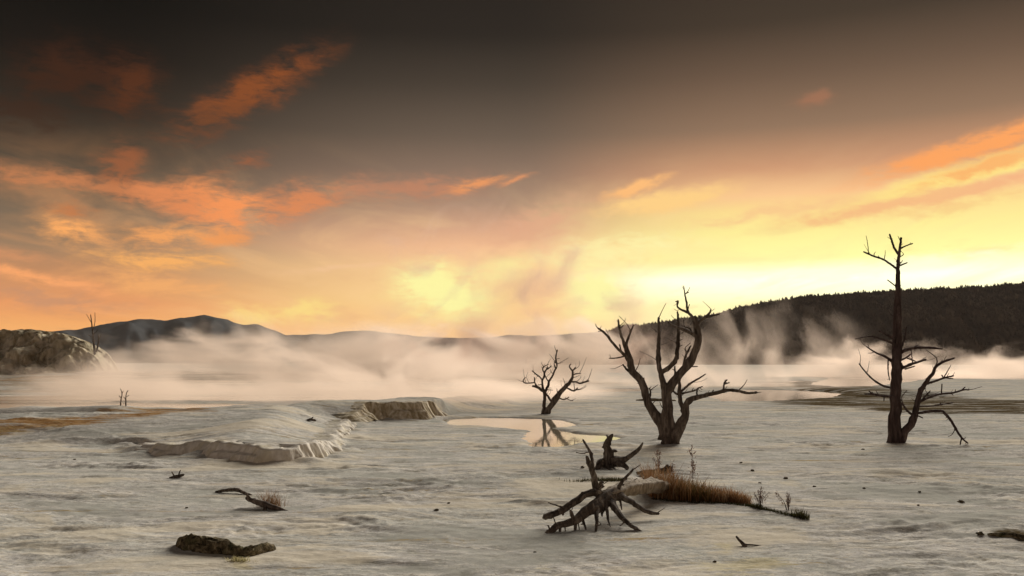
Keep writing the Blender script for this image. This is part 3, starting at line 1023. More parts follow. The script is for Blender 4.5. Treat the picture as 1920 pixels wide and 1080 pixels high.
limb_thing('dead_tree', b, mid, (1100, 520), 380 / 1207.0, b.y, MAT_BARK, 'tall bare dead tree with three crooked stems spreading from one foot, beside the pool', 'tree', 3, stubs=0.28)

# the small dead tree standing in the pool
b = ground_pt(1020, 776)
small = [
    L('trunk', None, (424, 990, 26, 0), (428, 900, 22), (436, 810, 20), (440, 740, 21), (435, 690, 24), (428, 655, 20), tip=0.0),
    L('trunk', None, (470, 975, 38, 0), (505, 905, 36), (550, 828, 35), (605, 748, 32), (680, 652, 30), (742, 590, 24), (800, 522, 20), (818, 460, 14), (815, 395, 12), (786, 362, 9), (774, 335, 8), (795, 305, 6), tip=-0.6),
    L('branch', 0, (445, 685, 19), (484, 612, 17), (500, 542, 14), (545, 470, 12), (580, 390, 11), (606, 340, 9), (598, 270, 9), (591, 210, 9), (612, 118, 7)),
    L('branch', 0, (430, 675, 18), (411, 600, 13), (410, 530, 12), (432, 480, 12), (441, 420, 11), (470, 370, 9), (479, 338, 6)),
    L('twig', 3, (468, 378, 8), (500, 360, 7), (532, 328, 6)),
    L('twig', 3, (437, 432, 9), (414, 382, 8), (430, 342, 8), (490, 312, 5)),
    L('twig', 3, (408, 532, 10), (376, 482, 9), (320, 440, 9), (272, 398, 7)),
    L('branch', 0, (420, 672, 18), (350, 622, 16), (278, 604, 11)),
    L('twig', 7, (335, 615, 10), (308, 555, 9), (302, 485, 6)),
    L('twig', 8, (308, 556, 8), (240, 565, 8), (165, 560, 8), (154, 522, 7), (186, 487, 4)),
    L('twig', 3, (410, 580, 6), (345, 592, 4)),
    L('twig', 2, (492, 545, 9), (462, 496, 8), (445, 455, 6)),
    L('twig', 2, (470, 655, 5), (548, 658, 4)),
    L('twig', 2, (582, 360, 7), (568, 305, 6), (590, 245, 5)),
    L('twig', 2, (596, 240, 4), (640, 232, 4)),
    L('twig', 1, (818, 398, 9), (858, 350, 6)),
    L('twig', 1, (818, 452, 9), (870, 436, 8), (930, 436, 4)),
    L('branch', 1, (790, 548, 10), (860, 545, 10), (912, 566, 11), (970, 550, 12), (1038, 535, 8)),
    L('twig', 17, (1000, 545, 6), (1020, 515, 4)),
    L('twig', 1, (725, 618, 12), (790, 655, 12), (840, 668, 11), (888, 628, 7)),
    L('twig', 19, (845, 660, 6), (836, 570, 4)),
    L('twig', 1, (620, 760, 9), (700, 786, 9), (768, 755, 6)),
    L('twig', 21, (735, 770, 6), (790, 798, 5), (822, 800, 5)),
    L('twig', 1, (620, 735, 7), (605, 640, 4)),
    L('branch', 1, (545, 835, 16), (485, 745, 13), (448, 692, 12), tip=0.0),
]
limb_thing('dead_tree', b, small, (960, 640), 160 / 1152.0, b.y, MAT_BARK, 'small gnarled dead tree rising at the back edge of the still pool', 'tree', 5, stubs=0.24)

# the tall straight snag on the right
b = ground_pt(1682, 830)
c4 = 380 / 933.0 / (260 / 1003.0)


def k4(x, y, r):
    return ((1540 + x * 380 / 933.0 - 1580) / (260 / 1003.0), (420 + y * 380 / 933.0 - 560) / (260 / 1003.0), r * c4)


def ab(x, y, r):
    s = 260 / 1003.0
    return ((x - 1580) / s, (y - 560) / s, r / s)


snag = [
    L('trunk', None, (*ab(1681, 836, 14.5), 0), ab(1680, 815, 11), ab(1679.5, 780, 9.6), ab(1681, 720, 8.6), ab(1683, 650, 7.6), ab(1684, 580, 6.0), ab(1684, 530, 3.8), ab(1684, 500, 3.0), ab(1686, 476, 2.3), ab(1690, 446, 1.6), tip=0.15),
    L('trunk', None, (*ab(1688, 832, 8), 0), (450, 962, 26), (492, 910, 25), (520, 842, 21), (538, 770, 17), (551, 700, 16), (580, 640, 14), (625, 575, 12), (658, 532, 11), (672, 495, 9), (722, 460, 8), (808, 429, 6), tip=-0.6),
    L('branch', 0, k4(358, 145, 6), k4(332, 102, 5), k4(315, 48, 4)),
    L('branch', 0, k4(367, 112, 4), k4(392, 100, 3), k4(420, 90, 2.5)),
    L('branch', 0, k4(350, 208, 5), k4(290, 166, 4), k4(240, 148, 4), k4(195, 128, 3)),
    L('branch', 0, k4(358, 192, 4), k4(395, 178, 2.5)),
    L('branch', 0, k4(350, 292, 3), k4(305, 258, 2.5)),
    L('branch', 0, (392, 300, 10), (330, 266, 8), (262, 233, 5)),
    L('branch', 0, (390, 335, 10), (310, 302, 7), (200, 272, 5), (90, 292, 3)),
    L('branch', 0, (385, 468, 12), (300, 415, 9), (240, 390, 6), (170, 345, 4)),
    L('twig', 9, (330, 432, 5), (328, 520, 4), (340, 588, 3)),
    L('branch', 0, (380, 652, 9), (290, 630, 8), (220, 585, 6), (160, 525, 5), (120, 472, 4)),
    L('branch', 0, (380, 712, 10), (280, 702, 8), (210, 690, 7), (160, 690, 5)),
    L('twig', 12, (215, 690, 5), (190, 668, 4)),
    L('twig', 12, (300, 704, 5), (298, 740, 3)),
    L('branch', 0, (400, 398, 13), (480, 366, 10), (540, 355, 9), (640, 357, 8), (720, 364, 5)),
    L('twig', 15, (505, 362, 6), (548, 333, 4)),
    L('branch', 0, (410, 385, 8), (445, 300, 6), (463, 205, 4)),
    L('branch', 0, (400, 452, 8), (458, 426, 6), (492, 400, 4)),
    L('twig', 18, (462, 428, 5), (525, 452, 4)),
    L('branch', 0, (400, 516, 12), (490, 476, 9), (545, 458, 8), (600, 439, 7)),
    L('twig', 20, (440, 500, 6), (412, 446, 5)),
    L('twig', 20, (450, 510, 5), (520, 488, 4)),
    L('branch', 1, (598, 618, 9), (660, 600, 8), (730, 575, 7), (802, 558, 5)),
    L('twig', 23, (730, 577, 5), (718, 553, 4)),
    L('twig', 23, (740, 573, 4), (798, 578, 4)),
    L('branch', 1, (552, 748, 9), (620, 716, 8), (700, 691, 7), (800, 680, 7), (870, 660, 6), (915, 660, 4)),
    L('twig', 26, (715, 690, 5), (718, 618, 4)),
    L('twig', 26, (850, 668, 5), (885, 640, 4)),
    L('branch', 1, (560, 745, 6), (610, 692, 5), (634, 666, 3)),
    L('branch', 1, (545, 778, 5), (650, 775, 5), (795, 753, 4)),
    L('branch', 1, (520, 832, 10), (600, 818, 10), (708, 811, 10), (742, 830, 10), (790, 890, 9), (830, 960, 8), (862, 1005, 7), (905, 1045, 5), tip=-0.9),
    L('twig', 31, (860, 1006, 5), (850, 1055, 4)),
    L('branch', 1, (510, 840, 9), (465, 810, 8), (428, 755, 5)),
    L('branch', 1, (518, 835, 6), (578, 863, 4)),
]
limb_thing('dead_tree', b, snag, (1580, 560), 260 / 1003.0, b.y, MAT_BARK2, 'tallest straight dead tree with a forked lower stem, at the right', 'tree', 9, spread=0.8, stubs=0.26)

# fallen root mass in the foreground
b = ground_pt(1120, 998)
D = b.y
fallen = [
    L('trunk', None, (800, 630, 44, 0.75), (880, 600, 52, 0.95), (965, 562, 58, 1.25), (1065, 548, 60, 1.6), (1180, 545, 56, 2.0), (1290, 550, 46, 2.4)),
    L('root', 0, (890, 612, 46, 0.9), (800, 640, 50, 0.7), (722, 712, 44, 0.5), (622, 768, 40, 0.3), (530, 838, 32, 0.12), (440, 868, 28, 0.06), (372, 886, 24, 0.0), (330, 930, 22, -0.05), (268, 966, 18, -0.1)),
    L('root', 0, (770, 640, 36, 0.75), (722, 602, 34, 0.75), (696, 500, 24, 0.7), (664, 385, 19, 0.6), (630, 298, 11, 0.5)),
    L('twig', 2, (686, 400, 14), (666, 275, 14), (638, 222, 10), (598, 155, 7), tip=0.9),
    L('root', 0, (880, 600, 22, 0.9), (905, 545, 16, 0.95), (942, 490, 13, 1.0), (1000, 430, 10, 1.1), (1022, 403, 8, 1.15)),
    L('twig', 4, (985, 445, 7), (1010, 425, 7)),
    L('root', 0, (760, 620, 34, 0.7), (700, 598, 28, 0.6), (620, 622, 25, 0.5), (530, 682, 25, 0.4), (440, 745, 25, 0.35), (350, 782, 23, 0.3), (276, 810, 20, 0.3)),
    L('twig', 6, (430, 755, 15), (430, 788, 10)),
    L('twig', 6, (640, 612, 14), (588, 602, 8)),
    L('twig', 1, (528, 838, 18), (508, 790, 16), (490, 748, 7), tip=0.1),
    L('twig', 1, (408, 880, 16), (404, 930, 12), (412, 978, 11), tip=-0.02),
    L('twig', 1, (535, 850, 16), (536, 910, 13), (530, 972, 7), tip=0.05),
    L('twig', 1, (560, 850, 6), (568, 915, 4), tip=0.1),
    L('twig', 1, (446, 880, 6), (450, 945, 4), tip=0.0),
    L('twig', 1, (325, 925, 9), (305, 878, 6)),
    L('twig', 1, (590, 800, 14), (605, 855, 11), (627, 922, 6), tip=0.1),
    L('twig', 1, (322, 945, 13), (334, 988, 10), tip=-0.08),
    L('root', 0, (740, 700, 24, 0.55), (716, 780, 17, 0.3), (717, 860, 14, 0.12), (706, 944, 8, 0.0)),
    L('root', 0, (790, 680, 22, 0.6), (802, 770, 13, 0.4), (812, 840, 8, 0.25), (828, 886, 4, 0.15)),
    L('root', 0, (840, 670, 34, 0.7), (870, 735, 24, 0.45), (930, 812, 19, 0.25), (1010, 882, 15, 0.1), (1105, 938, 7, 0.0)),
    L('root', 0, (900, 620, 34, 0.85), (940, 645, 25, 0.8), (1000, 674, 20, 0.75), (1100, 740, 17, 0.7), (1170, 770, 15, 0.68), (1240, 780, 7, 0.68)),
    L('root', 0, (900, 640, 16, 0.85), (918, 690, 9, 0.75), (926, 745, 5, 0.7)),
    L('root', 0, (820, 680, 26, 0.6), (765, 760, 12, 0.5), (760, 800, 6, 0.4)),
    L('root', 0, (760, 560, 22, 0.75), (745, 520, 14, 0.75), (770, 515, 9, 0.7)),
]
limb_thing('fallen_tree', b, fallen, (960, 790), 320 / 1440.0, D, MAT_DRIFT, 'fallen tree lying on white ground with splayed roots like spider legs', 'fallen tree', 14, gnarl=0.10, stubs=0.4, partmat={'trunk': MAT_PALELOG})

# jagged stump behind it
b = ground_pt(1146, 876)
stump = [
    L('trunk', None, (808, 420, 66, 0), (805, 360, 48), (812, 300, 36), (806, 240, 30), (800, 190, 27), (822, 145, 20), (848, 112, 9), tip=0.0),
    L('branch', 0, (800, 230, 14), (775, 215, 10), (763, 222, 5)),
    L('branch', 0, (815, 150, 10), (800, 118, 6)),
    L('branch', 0, (830, 265, 20), (860, 248, 14), (886, 252, 6)),
    L('root', 0, (830, 330, 34), (880, 322, 27), (945, 325, 22), (1010, 282, 18), (1070, 232, 14), (1103, 182, 6), tip=-0.3),
    L('root', 0, (800, 370, 34), (755, 340, 26), (730, 380, 22), (712, 410, 16), tip=-0.3),
    L('root', 0, (850, 350, 30), (920, 360, 24), (975, 395, 16), tip=-0.35),
    L('root', 0, (820, 380, 26), (845, 430, 22), (860, 470, 14), tip=-0.9),
]
limb_thing('tree_stump', b, stump, (960, 790), 320 / 1440.0, b.y, MAT_DRIFT, 'jagged broken stump with one upswept root, behind the fallen tree', 'stump', 21, gnarl=0.1)

# weathered log end behind the grass
b = ground_pt(1215, 892)
lg = [L('trunk', None, (1055, 436, 9, 0), (1120, 428, 16), (1210, 424, 18), (1290, 415, 24), (1330, 400, 26), tip=0.3),
      L('twig', 0, (1290, 400, 14), (1312, 372, 12), tip=0.2)]
limb_thing('log', b, lg, (960, 790), 320 / 1440.0, b.y, MAT_DRIFT, 'short dark log poking out left behind the russet grass', 'log', 23)

# small wood in the left foreground
b = ground_pt(500, 955)
lg = [L('trunk', None, (462, 934, 3, 0.25), (482, 941, 5, 0.12), (505, 949, 5.5, 0), (525, 955, 4, -0.08), (540, 959, 2, -0.12)),
      L('twig', 0, (470, 938, 4), (462, 926, 2)), L('twig', 0, (500, 948, 4), (494, 960, 3), tip=-0.1)]
limb_thing('log', b, lg, (0, 0), 1.0, b.y, MAT_BARK, 'thin dark log under the dry tuft at the left', 'log', 25)
b = ground_pt(440, 926)
lg = [L('trunk', None, (404, 922, 1.6, 0.15), (425, 919, 3, 0.12), (442, 918, 3.6, 0.1), (458, 924, 2.6, 0), (472, 929, 1.5, -0.1))]
limb_thing('driftwood', b, lg, (0, 0), 1.0, b.y, MAT_DRIFT, 'grey arched driftwood stick lying left of the dry tuft', 'driftwood', 26)
b = ground_pt(330, 896)
lg = [L('trunk', None, (318, 897, 2.5, 0.0), (330, 894, 3.5, 0.02), (344, 890, 2, 0.05)), L('twig', 0, (328, 894, 1.5), (322, 885, 1)), L('twig', 0, (334, 893, 1.5), (338, 882, 1))]
limb_thing('stick', b, lg, (0, 0), 1.0, b.y, MAT_BARK, 'short dark stick alone on pale ground below the left terrace', 'stick', 27)
b = ground_pt(1393, 1024)
lg = [L('trunk', None, (1381, 1006, 1.8, 0.12), (1388, 1014, 2.6, 0.05), (1394, 1020, 3.6, 0.0), (1399, 1025, 3.0, -0.03)), L('twig', 0, (1396, 1021, 2), (1416, 1022, 1.2), (1440, 1024, 0.8), tip=0.05)]
limb_thing('stick', b, lg, (0, 0), 1.0, b.y, MAT_BARK, 'bent brown stick at the bottom, right of the fallen tree', 'stick', 28)
b = ground_pt(1660, 952)
lg = [L('trunk', None, (1592, 938, 1.6, 0.1), (1640, 946, 2.0, 0.05), (1690, 958, 1.6, 0.0))]
b = ground_pt(978, 799)
lg = [L('trunk', None, (952, 799, 1.6, 0), (972, 798, 2.4, 0), (990, 799, 2.2, 0), (1003, 800, 1.2, 0))]
limb_thing('stick', b, lg, (0, 0), 1.0, b.y, MAT_BARK, 'dark stick lying at the near shore of the still pool', 'stick', 29)
b = ground_pt(578, 789)
lg = [L('trunk', None, (573, 789, 1.6, 0), (582, 787, 2.6, 0), (592, 789, 1.6, 0)), L('twig', 0, (582, 788, 1.4), (587, 782, 1))]
limb_thing('stick', b, lg, (0, 0), 1.0, b.y, MAT_BARK, 'dark stick on top of the left terrace', 'stick', 30)

# far trees
b = ground_pt(230, 761)
sap = [L('trunk', None, (226, 762, 1.12, 0), (227, 748, 0.98), (229, 738, 0.77), (226, 729, 0.56)), L('trunk', None, (236, 762, 1.19, 0), (236, 748, 1.05), (237, 738, 0.84), (240, 732, 0.63)),
       L('branch', 0, (227, 746, 0.70), (223, 742, 0.49)), L('branch', 1, (236, 750, 0.70), (232, 744, 0.49)), L('branch', 0, (228, 740, 0.70), (231, 733, 0.49)), L('branch', 1, (237, 744, 0.63), (242, 741, 0.42))]
limb_thing('dead_sapling', b, sap, (0, 0), 1.0, b.y, MAT_BARK, 'little bare sapling with two stems on the far-left terrace rim', 'sapling', 33)
sap = [L('trunk', None, (178, 664, 2.00, 0), (176, 645, 1.60), (174, 625, 1.20), (172, 608, 0.90), (170, 590, 0.60)), L('trunk', None, (181, 660, 1.50, 0), (185, 640, 1.20), (184, 628, 0.80)),
       L('branch', 0, (174, 620, 0.70), (178, 604, 0.60), (178, 586, 0.45)), L('branch', 0, (172, 606, 0.50), (166, 596, 0.40), (162, 589, 0.30)), L('branch', 0, (176, 634, 0.70), (166, 628, 0.45)),
       L('branch', 1, (185, 638, 0.60), (190, 626, 0.40)), L('branch', 0, (175, 628, 0.50), (183, 618, 0.35))]
limb_thing('dead_tree', at(178, 664, 99.0), sap, (0, 0), 1.0, 99.0, MAT_BARK, 'distant bare tree silhouetted on the pale hill at the far left', 'tree', 35)


# ------------------------------------------------------------------ rocks and turf
def blob(name, spine, depthf, mat, label, cat, seed, group=None, amp=0.22, fine=0.35):
    """lumpy mass along a spine of (px, py, r px): closed, seated in the ground"""
    pts, rad_ = [], []
    for px, py, r in spine:
        g_ = ground_pt(px, py)
        pts.append(Vector((g_.x, g_.y, g_.z)))
        rad_.append(r / F * g_.y)
    base = sum(pts, Vector()) / len(pts)
    nseg, sides = 64, 40
    V, Fc = [], []
    for i in range(nseg + 1):
        t = i / nseg * (len(pts) - 1)
        k = min(int(t), len(pts) - 2)
        f = t - k
        f = f * f * (3 - 2 * f)
        c = pts[k].lerp(pts[k + 1], f)
        r = rad_[k] * (1 - f) + rad_[k + 1] * f
        e = min(1.0, min(i, nseg - i) / (nseg * 0.10))
        r *= math.sqrt(max(0.0, 1 - (1 - e) ** 2))
        for s in range(sides):
            a = 2 * math.pi * s / sides
            q = Vector((0, math.cos(a) * 0.9, math.sin(a)))
            nn = mnoise.fractal(Vector((c.x * 4 + seed, q.y * 1.2 + c.y, q.z * 1.2)), 1.0, 2.0, 3)
            n2 = mnoise.fractal(Vector((c.x * 22, q.y * r * 22, q.z * r * 22 + seed)), 1.0, 2.0, 4)
            rr = r * (1 + amp * nn + fine * amp * n2)
            p = c + q * rr
            p.z = max(c.z + (p.z - c.z) * 0.8 + r * 0.12, c.z - 0.08)
            V.append(tuple(p - base))
    for i in range(nseg):
        for s in range(sides):
            a, b_ = i * sides + s, i * sides + (s + 1) % sides
            Fc.append((a, b_, b_ + sides, a + sides))
    me = mesh_from(name, V, Fc)
    o = new_obj(name, me, None, mat)
    o.location = base
    tag(o, label, cat, group)
    return o


blob('turf_clump', [(331, 1022, 13), (352, 1026, 24), (385, 1031, 24), (420, 1036, 21), (452, 1041, 17), (478, 1040, 16), (500, 1034, 17), (517, 1031, 10)], 0, MAT_TURF,
     'dark mossy lump lying on pale ground at the lower left', 'turf', 3.0, amp=0.26, fine=1.0)
blob('turf_clump', [(1852, 1004, 4), (1890, 1008, 10), (1930, 1014, 12), (1990, 1022, 16)], 0, MAT_TURF, 'flat dark turf patch cut off by the right edge of the picture', 'turf', 7.0, amp=0.3)
blob('moss_mound', [(1192, 751, 2), (1215, 752, 5), (1245, 752, 5), (1268, 752, 2)], 0, MAT_TURF, 'low olive mossy mound just behind the three-stemmed tree', 'moss', 9.0, amp=0.3)

PEB = [(1390, 868, 4, 'tiny dark pebble closest behind the right end of the russet grass'), (1411, 883, 5.5, 'dark pebble just above the sedge strip, left of a larger one'),
       (1473, 898, 6, 'larger dark pebble above the far end of the sedge strip'), (1425, 906, 4, 'small dark pebble right above the nearer pinkish weed'),
       (1527, 913, 5, 'dark pebble right of the far end of the sedge strip'), (1620, 916, 4.5, 'dark pebble below the tallest tree, farther left of its foot'),
       (1724, 923, 4, 'dark pebble below and right of the tallest tree'), (1802, 942, 7, 'flat dark pebble farthest right on the open pale ground'),
       (1722, 948, 4, 'dark pebble nearest the viewer below the tallest tree'), (1838, 1003, 9, 'large dark pebble at the tip of the right-edge turf patch'),
       (842, 944, 4.5, 'dark pebble in the middle of the bare pale ground, farther of two'), (818, 958, 6, 'flat dark pebble in the middle of the bare pale ground, nearer of two'),
       (1092, 877, 5, 'dark pebble left of the jagged stump'), (1003, 1036, 4, 'dark pebble below the tip of the spidery fallen roots'),
       (1618, 843, 4, 'dark pebble left of the foot of the tallest tree'), (1340, 1055, 5, 'dark pebble at the bottom edge below the bent brown stick'),
       (140, 862, 4, 'dark pebble at the left below the orange ground'), (350, 953, 4, 'dark pebble between the short stick and the mossy lump')]
for i, (px, py, r, lab) in enumerate(PEB):
    g_ = ground_pt(px, py)
    rr = r / F * g_.y * 0.6
    V, Fc = [], []
    rows, sides = 7, 10
    for a in range(rows):
        th = math.pi * (a + 0.001) / (rows - 1 + 0.002)
        for s in range(sides):
            ph = 2 * math.pi * s / sides
            v = Vector((math.sin(th) * math.cos(ph), math.sin(th) * math.sin(ph), math.cos(th)))
            q = 1 + 0.7 * mnoise.noise(v * 1.5 + Vector((i * 3.3, 0, 0)))
            V.append((v.x * q * rr * 1.3, v.y * q * rr, v.z * q * rr * 0.6 + rr * 0.2))
    for a in range(rows - 1):
        for s in range(sides):
            p0, p1 = a * sides + s, a * sides + (s + 1) % sides
            Fc.append((p0, p0 + sides, p1 + sides, p1))
    o = new_obj('pebble', mesh_from('pebble', V, Fc), None, MAT_TURF)
    o.location = g_
    o.rotation_euler = (0, 0, i * 1.7)
    tag(o, lab, 'pebble', 'loose pebbles scattered over the pale ground')


# ------------------------------------------------------------------ grasses and weeds
def blades(name, placer, n, hfun, width, mat, label, cat, seed, lean=0.35, kind=None, group=None, base=None, parent=None):
    rnd = random.Random(seed)
    V, Fc, T = [], [], []
    spots = [placer(rnd) for _ in range(n)]
    bx = np.array([s[0] for s in spots])
    by = np.array([s[1] for s in spots])
    bz = H(bx, by)
    if base is None:
        base = Vector((bx.mean(), by.mean(), bz.mean()))
    for i, s in enumerate(spots):
        h = hfun(s, rnd)
        a = rnd.random() * 6.283
        w = width * (0.6 + 0.8 * rnd.random())
        ln = h * lean * rnd.random()
        da = rnd.random() * 6.283
        tone = min(1, max(0, s[2] + rnd.gauss(0, 0.20)))
        o_ = Vector((bx[i], by[i], bz[i] - 0.01)) - base
        k0 = len(V)
        for t, ww in ((0, 1.0), (0.5, 0.75), (1.0, 0.12)):
            c_ = o_ + Vector((math.cos(da) * ln * t * t, math.sin(da) * ln * t * t, h * t))
            e = Vector((math.cos(a), math.sin(a), 0)) * w * ww
            V += [tuple(c_ - e), tuple(c_ + e)]
            tt = min(1, tone + 0.15 * t)
            T += [(tt, tt, tt, 1)] * 2
        Fc += [(k0, k0 + 1, k0 + 3, k0 + 2), (k0 + 2, k0 + 3, k0 + 5, k0 + 4)]
    me = mesh_from(name, V, Fc, False)
    set_color(me, 'tone', T)
    o = new_obj(name, me, parent, mat)
    if parent is None:
        o.location = base
        tag(o, label, cat, group, kind)
    return o


def weed(name, px, py, hpx, label, seed, n=3, mat=None, cat='weed', spread=0.5, tuft=True, group=None):
    g_ = ground_pt(px, py)
    rnd = random.Random(seed)
    root = bpy.data.objects.new(name, None)
    COL.objects.link(root)
    root.location = g_
    tag(root, label, cat, group)
    hh = hpx / F * g_.y
    for i in range(n):
        a = rnd.random() * 6.283
        h = hh * (0.6 + 0.4 * rnd.random())
        if i == 0:
            h = hh
        lean = spread * rnd.random() * h
        pts = [Vector((0.1 * lean * math.cos(a), 0.1 * lean * math.sin(a), -0.02)), Vector((lean * 0.4 * math.cos(a), lean * 0.4 * math.sin(a), h * 0.55)), Vector((lean * math.cos(a), lean * math.sin(a), h))]
        rs = [0.006, 0.005, 0.003]
        rs = [max(q * 0.6, 0.3 / F * g_.y) for q in rs]
        v, f = tube(pts, rs, 5, 0.3, seed + i)
        st_o = new_obj('stem', mesh_from('stem', [tuple(q) for q in v], f), root, MAT_BARK)
        V, Fc, T = [], [], []
        for k in range(40 if tuft else 8):
            t = 0.35 + 0.65 * rnd.random()
            c_ = pts[0].lerp(pts[2], t) + Vector((rnd.gauss(0, 1), rnd.gauss(0, 1), rnd.gauss(0, 1))) * h * 0.05
            d = Vector((rnd.gauss(0, 1), rnd.gauss(0, 1), abs(rnd.gauss(0, 1)) + 0.4)).normalized() * h * (0.05 + 0.09 * rnd.random())
            e = d.orthogonal().normalized() * h * 0.022
            k0 = len(V)
            V += [tuple(c_ - e), tuple(c_ + e), tuple(c_ + d)]
            Fc.append((k0, k0 + 1, k0 + 2))
            q = rnd.random()
            T += [(q, q, q, 1)] * 3
        me = mesh_from('seed_head', V, Fc, False)
        set_color(me, 'tone', T)
        new_obj('seed_head', me, st_o, mat or MAT_WEED)['kind'] = 'stuff'
    return root


GA, GB = ground_pt(1222, 934), ground_pt(1408, 946)


def place_russet(r):
    u = r.random() ** 1.1
    p = GA.lerp(GB, u)
    depth_ = (0.85 - 0.6 * u) * r.random()
    tone = 0.50 - 0.32 * math.exp(-((u - 0.5) / 0.2) ** 2) + 0.12 * math.exp(-((u - 0.72) / 0.1) ** 2) + 0.14 * math.exp(-((u - 0.1) / 0.12) ** 2)
    return (p.x + r.gauss(0, 0.02), p.y + depth_ + 0.05 * r.gauss(0, 1), tone, u)


def h_russet(s, r):
    u = s[3]
    h = 0.40 * (1 - 0.75 * u) + 0.06
    return h * (0.30 + 0.6 * r.random() ** 1.2 + (0.5 * r.random() if r.random() < 0.12 else 0.0))


blades('grass_clump', place_russet, 5200, h_russet, 0.0045, MAT_GRASS, 'russet brown dry grass clump against the fallen log', 'grass', 4, lean=0.75)

SA, SB, SC = ground_pt(1222, 936), ground_pt(1400, 948), ground_pt(1512, 973)


def place_sedge(r):
    u = r.random()
    if u < 0.45:
        p = SA.lerp(SB, u / 0.45)
        k = 0.35
    else:
        p = SB.lerp(SC, (u - 0.45) / 0.55)
        k = 0.3 + 0.5 * max(0, (u - 0.85) / 0.15)
    return (p.x + r.gauss(0, 0.03), p.y + r.gauss(0, 0.05 * k * 2), 0.35, u)


blades('sedge_strip', place_sedge, 2400, lambda s, r: (0.03 + 0.06 * (s[3] > 0.9) + 0.03 * math.exp(-((s[3] - 0.55) / 0.07) ** 2)) * (0.4 + r.random()), 0.004, MAT_GREEN,
       'low dark green sedge strip trailing right from the russet grass', 'sedge', 6)


def ring_placer(px, py, rx, ry, tone):
    c_ = ground_pt(px, py)

    def f(r):
        return (c_.x + r.gauss(0, rx), c_.y + r.gauss(0, ry), tone, 0)
    return f


blades('grass_tuft', ring_placer(507, 950, 0.085, 0.05, 0.45), 260, lambda s, r: 0.06 + 0.20 * r.random(), 0.0028, MAT_GRASS, 'dry brown grass tuft growing beside a thin log at the left', 'grass', 8, lean=0.8)
blades('lichen_tuft', ring_placer(447, 1052, 0.05, 0.03, 0.8), 160, lambda s, r: 0.01 + 0.05 * r.random(), 0.005, MAT_LICHEN, 'pale yellow spiky tuft just in front of the mossy lump', 'lichen', 12, lean=1.0, kind='stuff')
blades('moss_patch', ring_placer(1150, 901, 0.30, 0.07, 0.4), 1500, lambda s, r: 0.02 + 0.05 * r.random(), 0.004, MAT_GREEN, 'low dark moss patch on the ground in front of the jagged stump', 'moss', 10)

weed('dry_weed', 1299, 912, 70, 'tallest thin dry weed standing out of the russet grass', 41, 2, spread=0.08)
weed('dry_weed', 1236, 895, 48, 'dry weed sprig above the left end of the russet grass', 42, 4, spread=0.5)
weed('dry_weed', 1425, 950, 36, 'pinkish dry weed on the sedge strip, nearer the russet grass', 43, 8, spread=0.8)
weed('dry_weed', 1478, 956, 30, 'pinkish dry weed on the sedge strip, farther from the russet grass', 44, 8, spread=0.9)
weed('dry_weed', 1262, 905, 36, 'short dry weed sprig rising from the middle of the russet grass', 45, 3, spread=0.4)


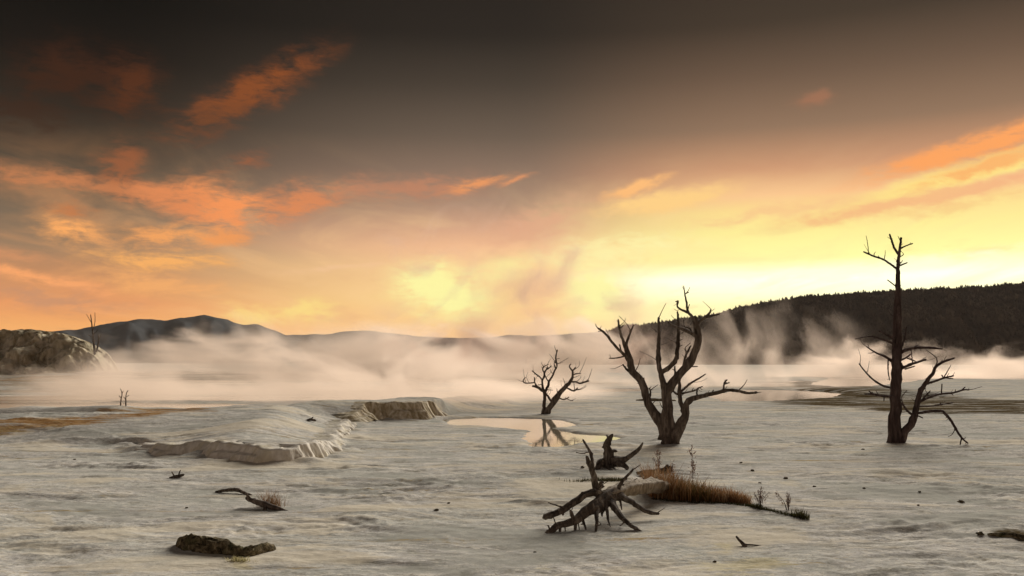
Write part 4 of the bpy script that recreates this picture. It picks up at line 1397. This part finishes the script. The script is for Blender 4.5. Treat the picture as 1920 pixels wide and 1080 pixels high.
# ------------------------------------------------------------------ steam
def steam(name, lo, hi, density, label, seed, scale=(0.09, 0.09, 0.12), thr=(0.40, 0.72), zfall=0.5, skirt=0.15, color=(0.96, 0.80, 0.65), g=0.30, floor=0.0, rate=1.0, shear=0.0, detail=3):
    lo, hi = Vector(lo), Vector(hi)
    c_ = (lo + hi) / 2
    s_ = (hi - lo) / 2
    # rounded box: a closed dome-like hull
    V, Fc = [], []
    rows, sides = 9, 32
    for a in range(rows):
        t = a / (rows - 1)
        k = (1 - t ** 3) ** 0.5 if t < 1 else 0.0
        for s in range(sides):
            an = 2 * math.pi * s / sides
            ca, sa = math.cos(an), math.sin(an)
            ex = math.copysign(abs(ca) ** 0.6, ca) * s_.x * max(k, 0.02)
            ey = math.copysign(abs(sa) ** 0.6, sa) * s_.y * max(k, 0.02)
            V.append((ex, ey, -s_.z + 2 * s_.z * t))
    for a in range(rows - 1):
        for s in range(sides):
            p0, p1 = a * sides + s, a * sides + (s + 1) % sides
            Fc.append((p0, p1, p1 + sides, p0 + sides))
    Fc.append(tuple(range(sides))[::-1])
    Fc.append(tuple(range((rows - 1) * sides, rows * sides)))
    me = mesh_from(name, V, Fc, False)
    m, N = new_mat(name + '_vapour')
    P = N.n('ShaderNodeTexCoord').outputs['Object']
    x, y, z = N.sep(P)
    zz = N.m('DIVIDE', N.m('ADD', z, s_.z), 2 * s_.z)            # 0 bottom, 1 top
    q1 = N.m('DIVIDE', x, s_.x)
    q2 = N.m('DIVIDE', y, s_.y)
    rad_ = N.m('SQRT', N.m('ADD', N.m('MULTIPLY', q1, q1), N.m('MULTIPLY', q2, q2)))
    edge = N.step(rad_, 0.98, 0.55)
    shx = N.m('ADD', x, N.m('MULTIPLY', z, shear))
    pv = N.comb(shx, y, z)
    a, _ = N.noise(N.mapping(pv, scale, loc=(seed * 3.7, seed * 1.3, 0)), 1.0, float(detail), 0.58, 0.8)
    lowc = N.m('MULTIPLY_ADD', zz, zfall, 0.0)                     # thins with height
    v = N.m('SUBTRACT', N.m('ADD', a, floor), lowc)
    d = N.step(v, thr[0], thr[1])
    d = N.m('MULTIPLY', d, N.m('MULTIPLY', edge, N.step(zz, 1.0, 0.55)))
    d = N.m('MULTIPLY', d, density)
    pvn = N.n('ShaderNodeVolumePrincipled')
    pvn.inputs['Color'].default_value = (*color, 1)
    pvn.inputs['Anisotropy'].default_value = g
    N.put(pvn.inputs['Density'], d)
    o_ = N.n('ShaderNodeOutputMaterial')
    N.put(o_.inputs['Volume'], pvn.outputs[0])
    m.cycles.volume_step_rate = rate
    o = new_obj(name, me, None, m)
    o.location = c_
    tag(o, label, 'steam', None, 'stuff')
    return o


steam('steam_bank', (-50, 80, 0.0), (20, 108, 13.0), 0.30, 'broad bank of low steam drifting across the flats', 1, (0.10, 0.06, 0.20), (0.42, 0.70), 0.50, floor=0.12, shear=0.45, detail=5)
steam('steam_veil', (-27, 33, 0.3), (9, 58, 4.4), 0.34, 'thin steam veil over the upper pool behind the terrace', 2, (0.22, 0.12, 0.45), (0.44, 0.72), 0.44, floor=0.12, shear=0.4, detail=5)
steam('steam_plume', (-18, 82, 1.0), (20, 104, 21.0), 0.16, 'tall faint steam plume rising in front of the bright sky', 3, (0.17, 0.07, 0.18), (0.46, 0.70), 0.10, shear=-0.3, color=(0.97, 0.72, 0.58), g=0.08, detail=5)
steam('steam_wisp', (4, 62, 0.0), (30, 84, 10.0), 0.13, 'steam wisps behind the three-stemmed tree before the dark ridge', 4, (0.28, 0.12, 0.19), (0.45, 0.70), 0.24, floor=0.04, shear=0.3, detail=5)
steam('steam_drift', (30, 100, 0.0), (88, 140, 8.0), 0.26, 'bright low steam drift along the foot of the ridge', 5, (0.15, 0.07, 0.20), (0.46, 0.68), 0.42, floor=0.10, detail=5)

# ------------------------------------------------------------------ haze
hv = [(sx * 3500, yy, zz) for zz in (-2.0, 172.0) for yy in (-300, 4500) for sx in (-1, 1)]
hf = [(0, 2, 3, 1), (4, 5, 7, 6), (0, 1, 5, 4), (2, 6, 7, 3), (0, 4, 6, 2), (1, 3, 7, 5)]
m_, N = new_mat('haze_air')
pvn = N.n('ShaderNodeVolumePrincipled')
pvn.inputs['Color'].default_value = (1.0, 0.93, 0.86, 1)
pvn.inputs['Density'].default_value = HAZE_DENSITY
pvn.inputs['Anisotropy'].default_value = 0.0
o_ = N.n('ShaderNodeOutputMaterial')
N.put(o_.inputs['Volume'], pvn.outputs[0])
o = new_obj('haze', mesh_from('haze', hv, hf, False), None, m_)
tag(o, 'thin evening haze filling the whole valley', 'haze', None, 'stuff')
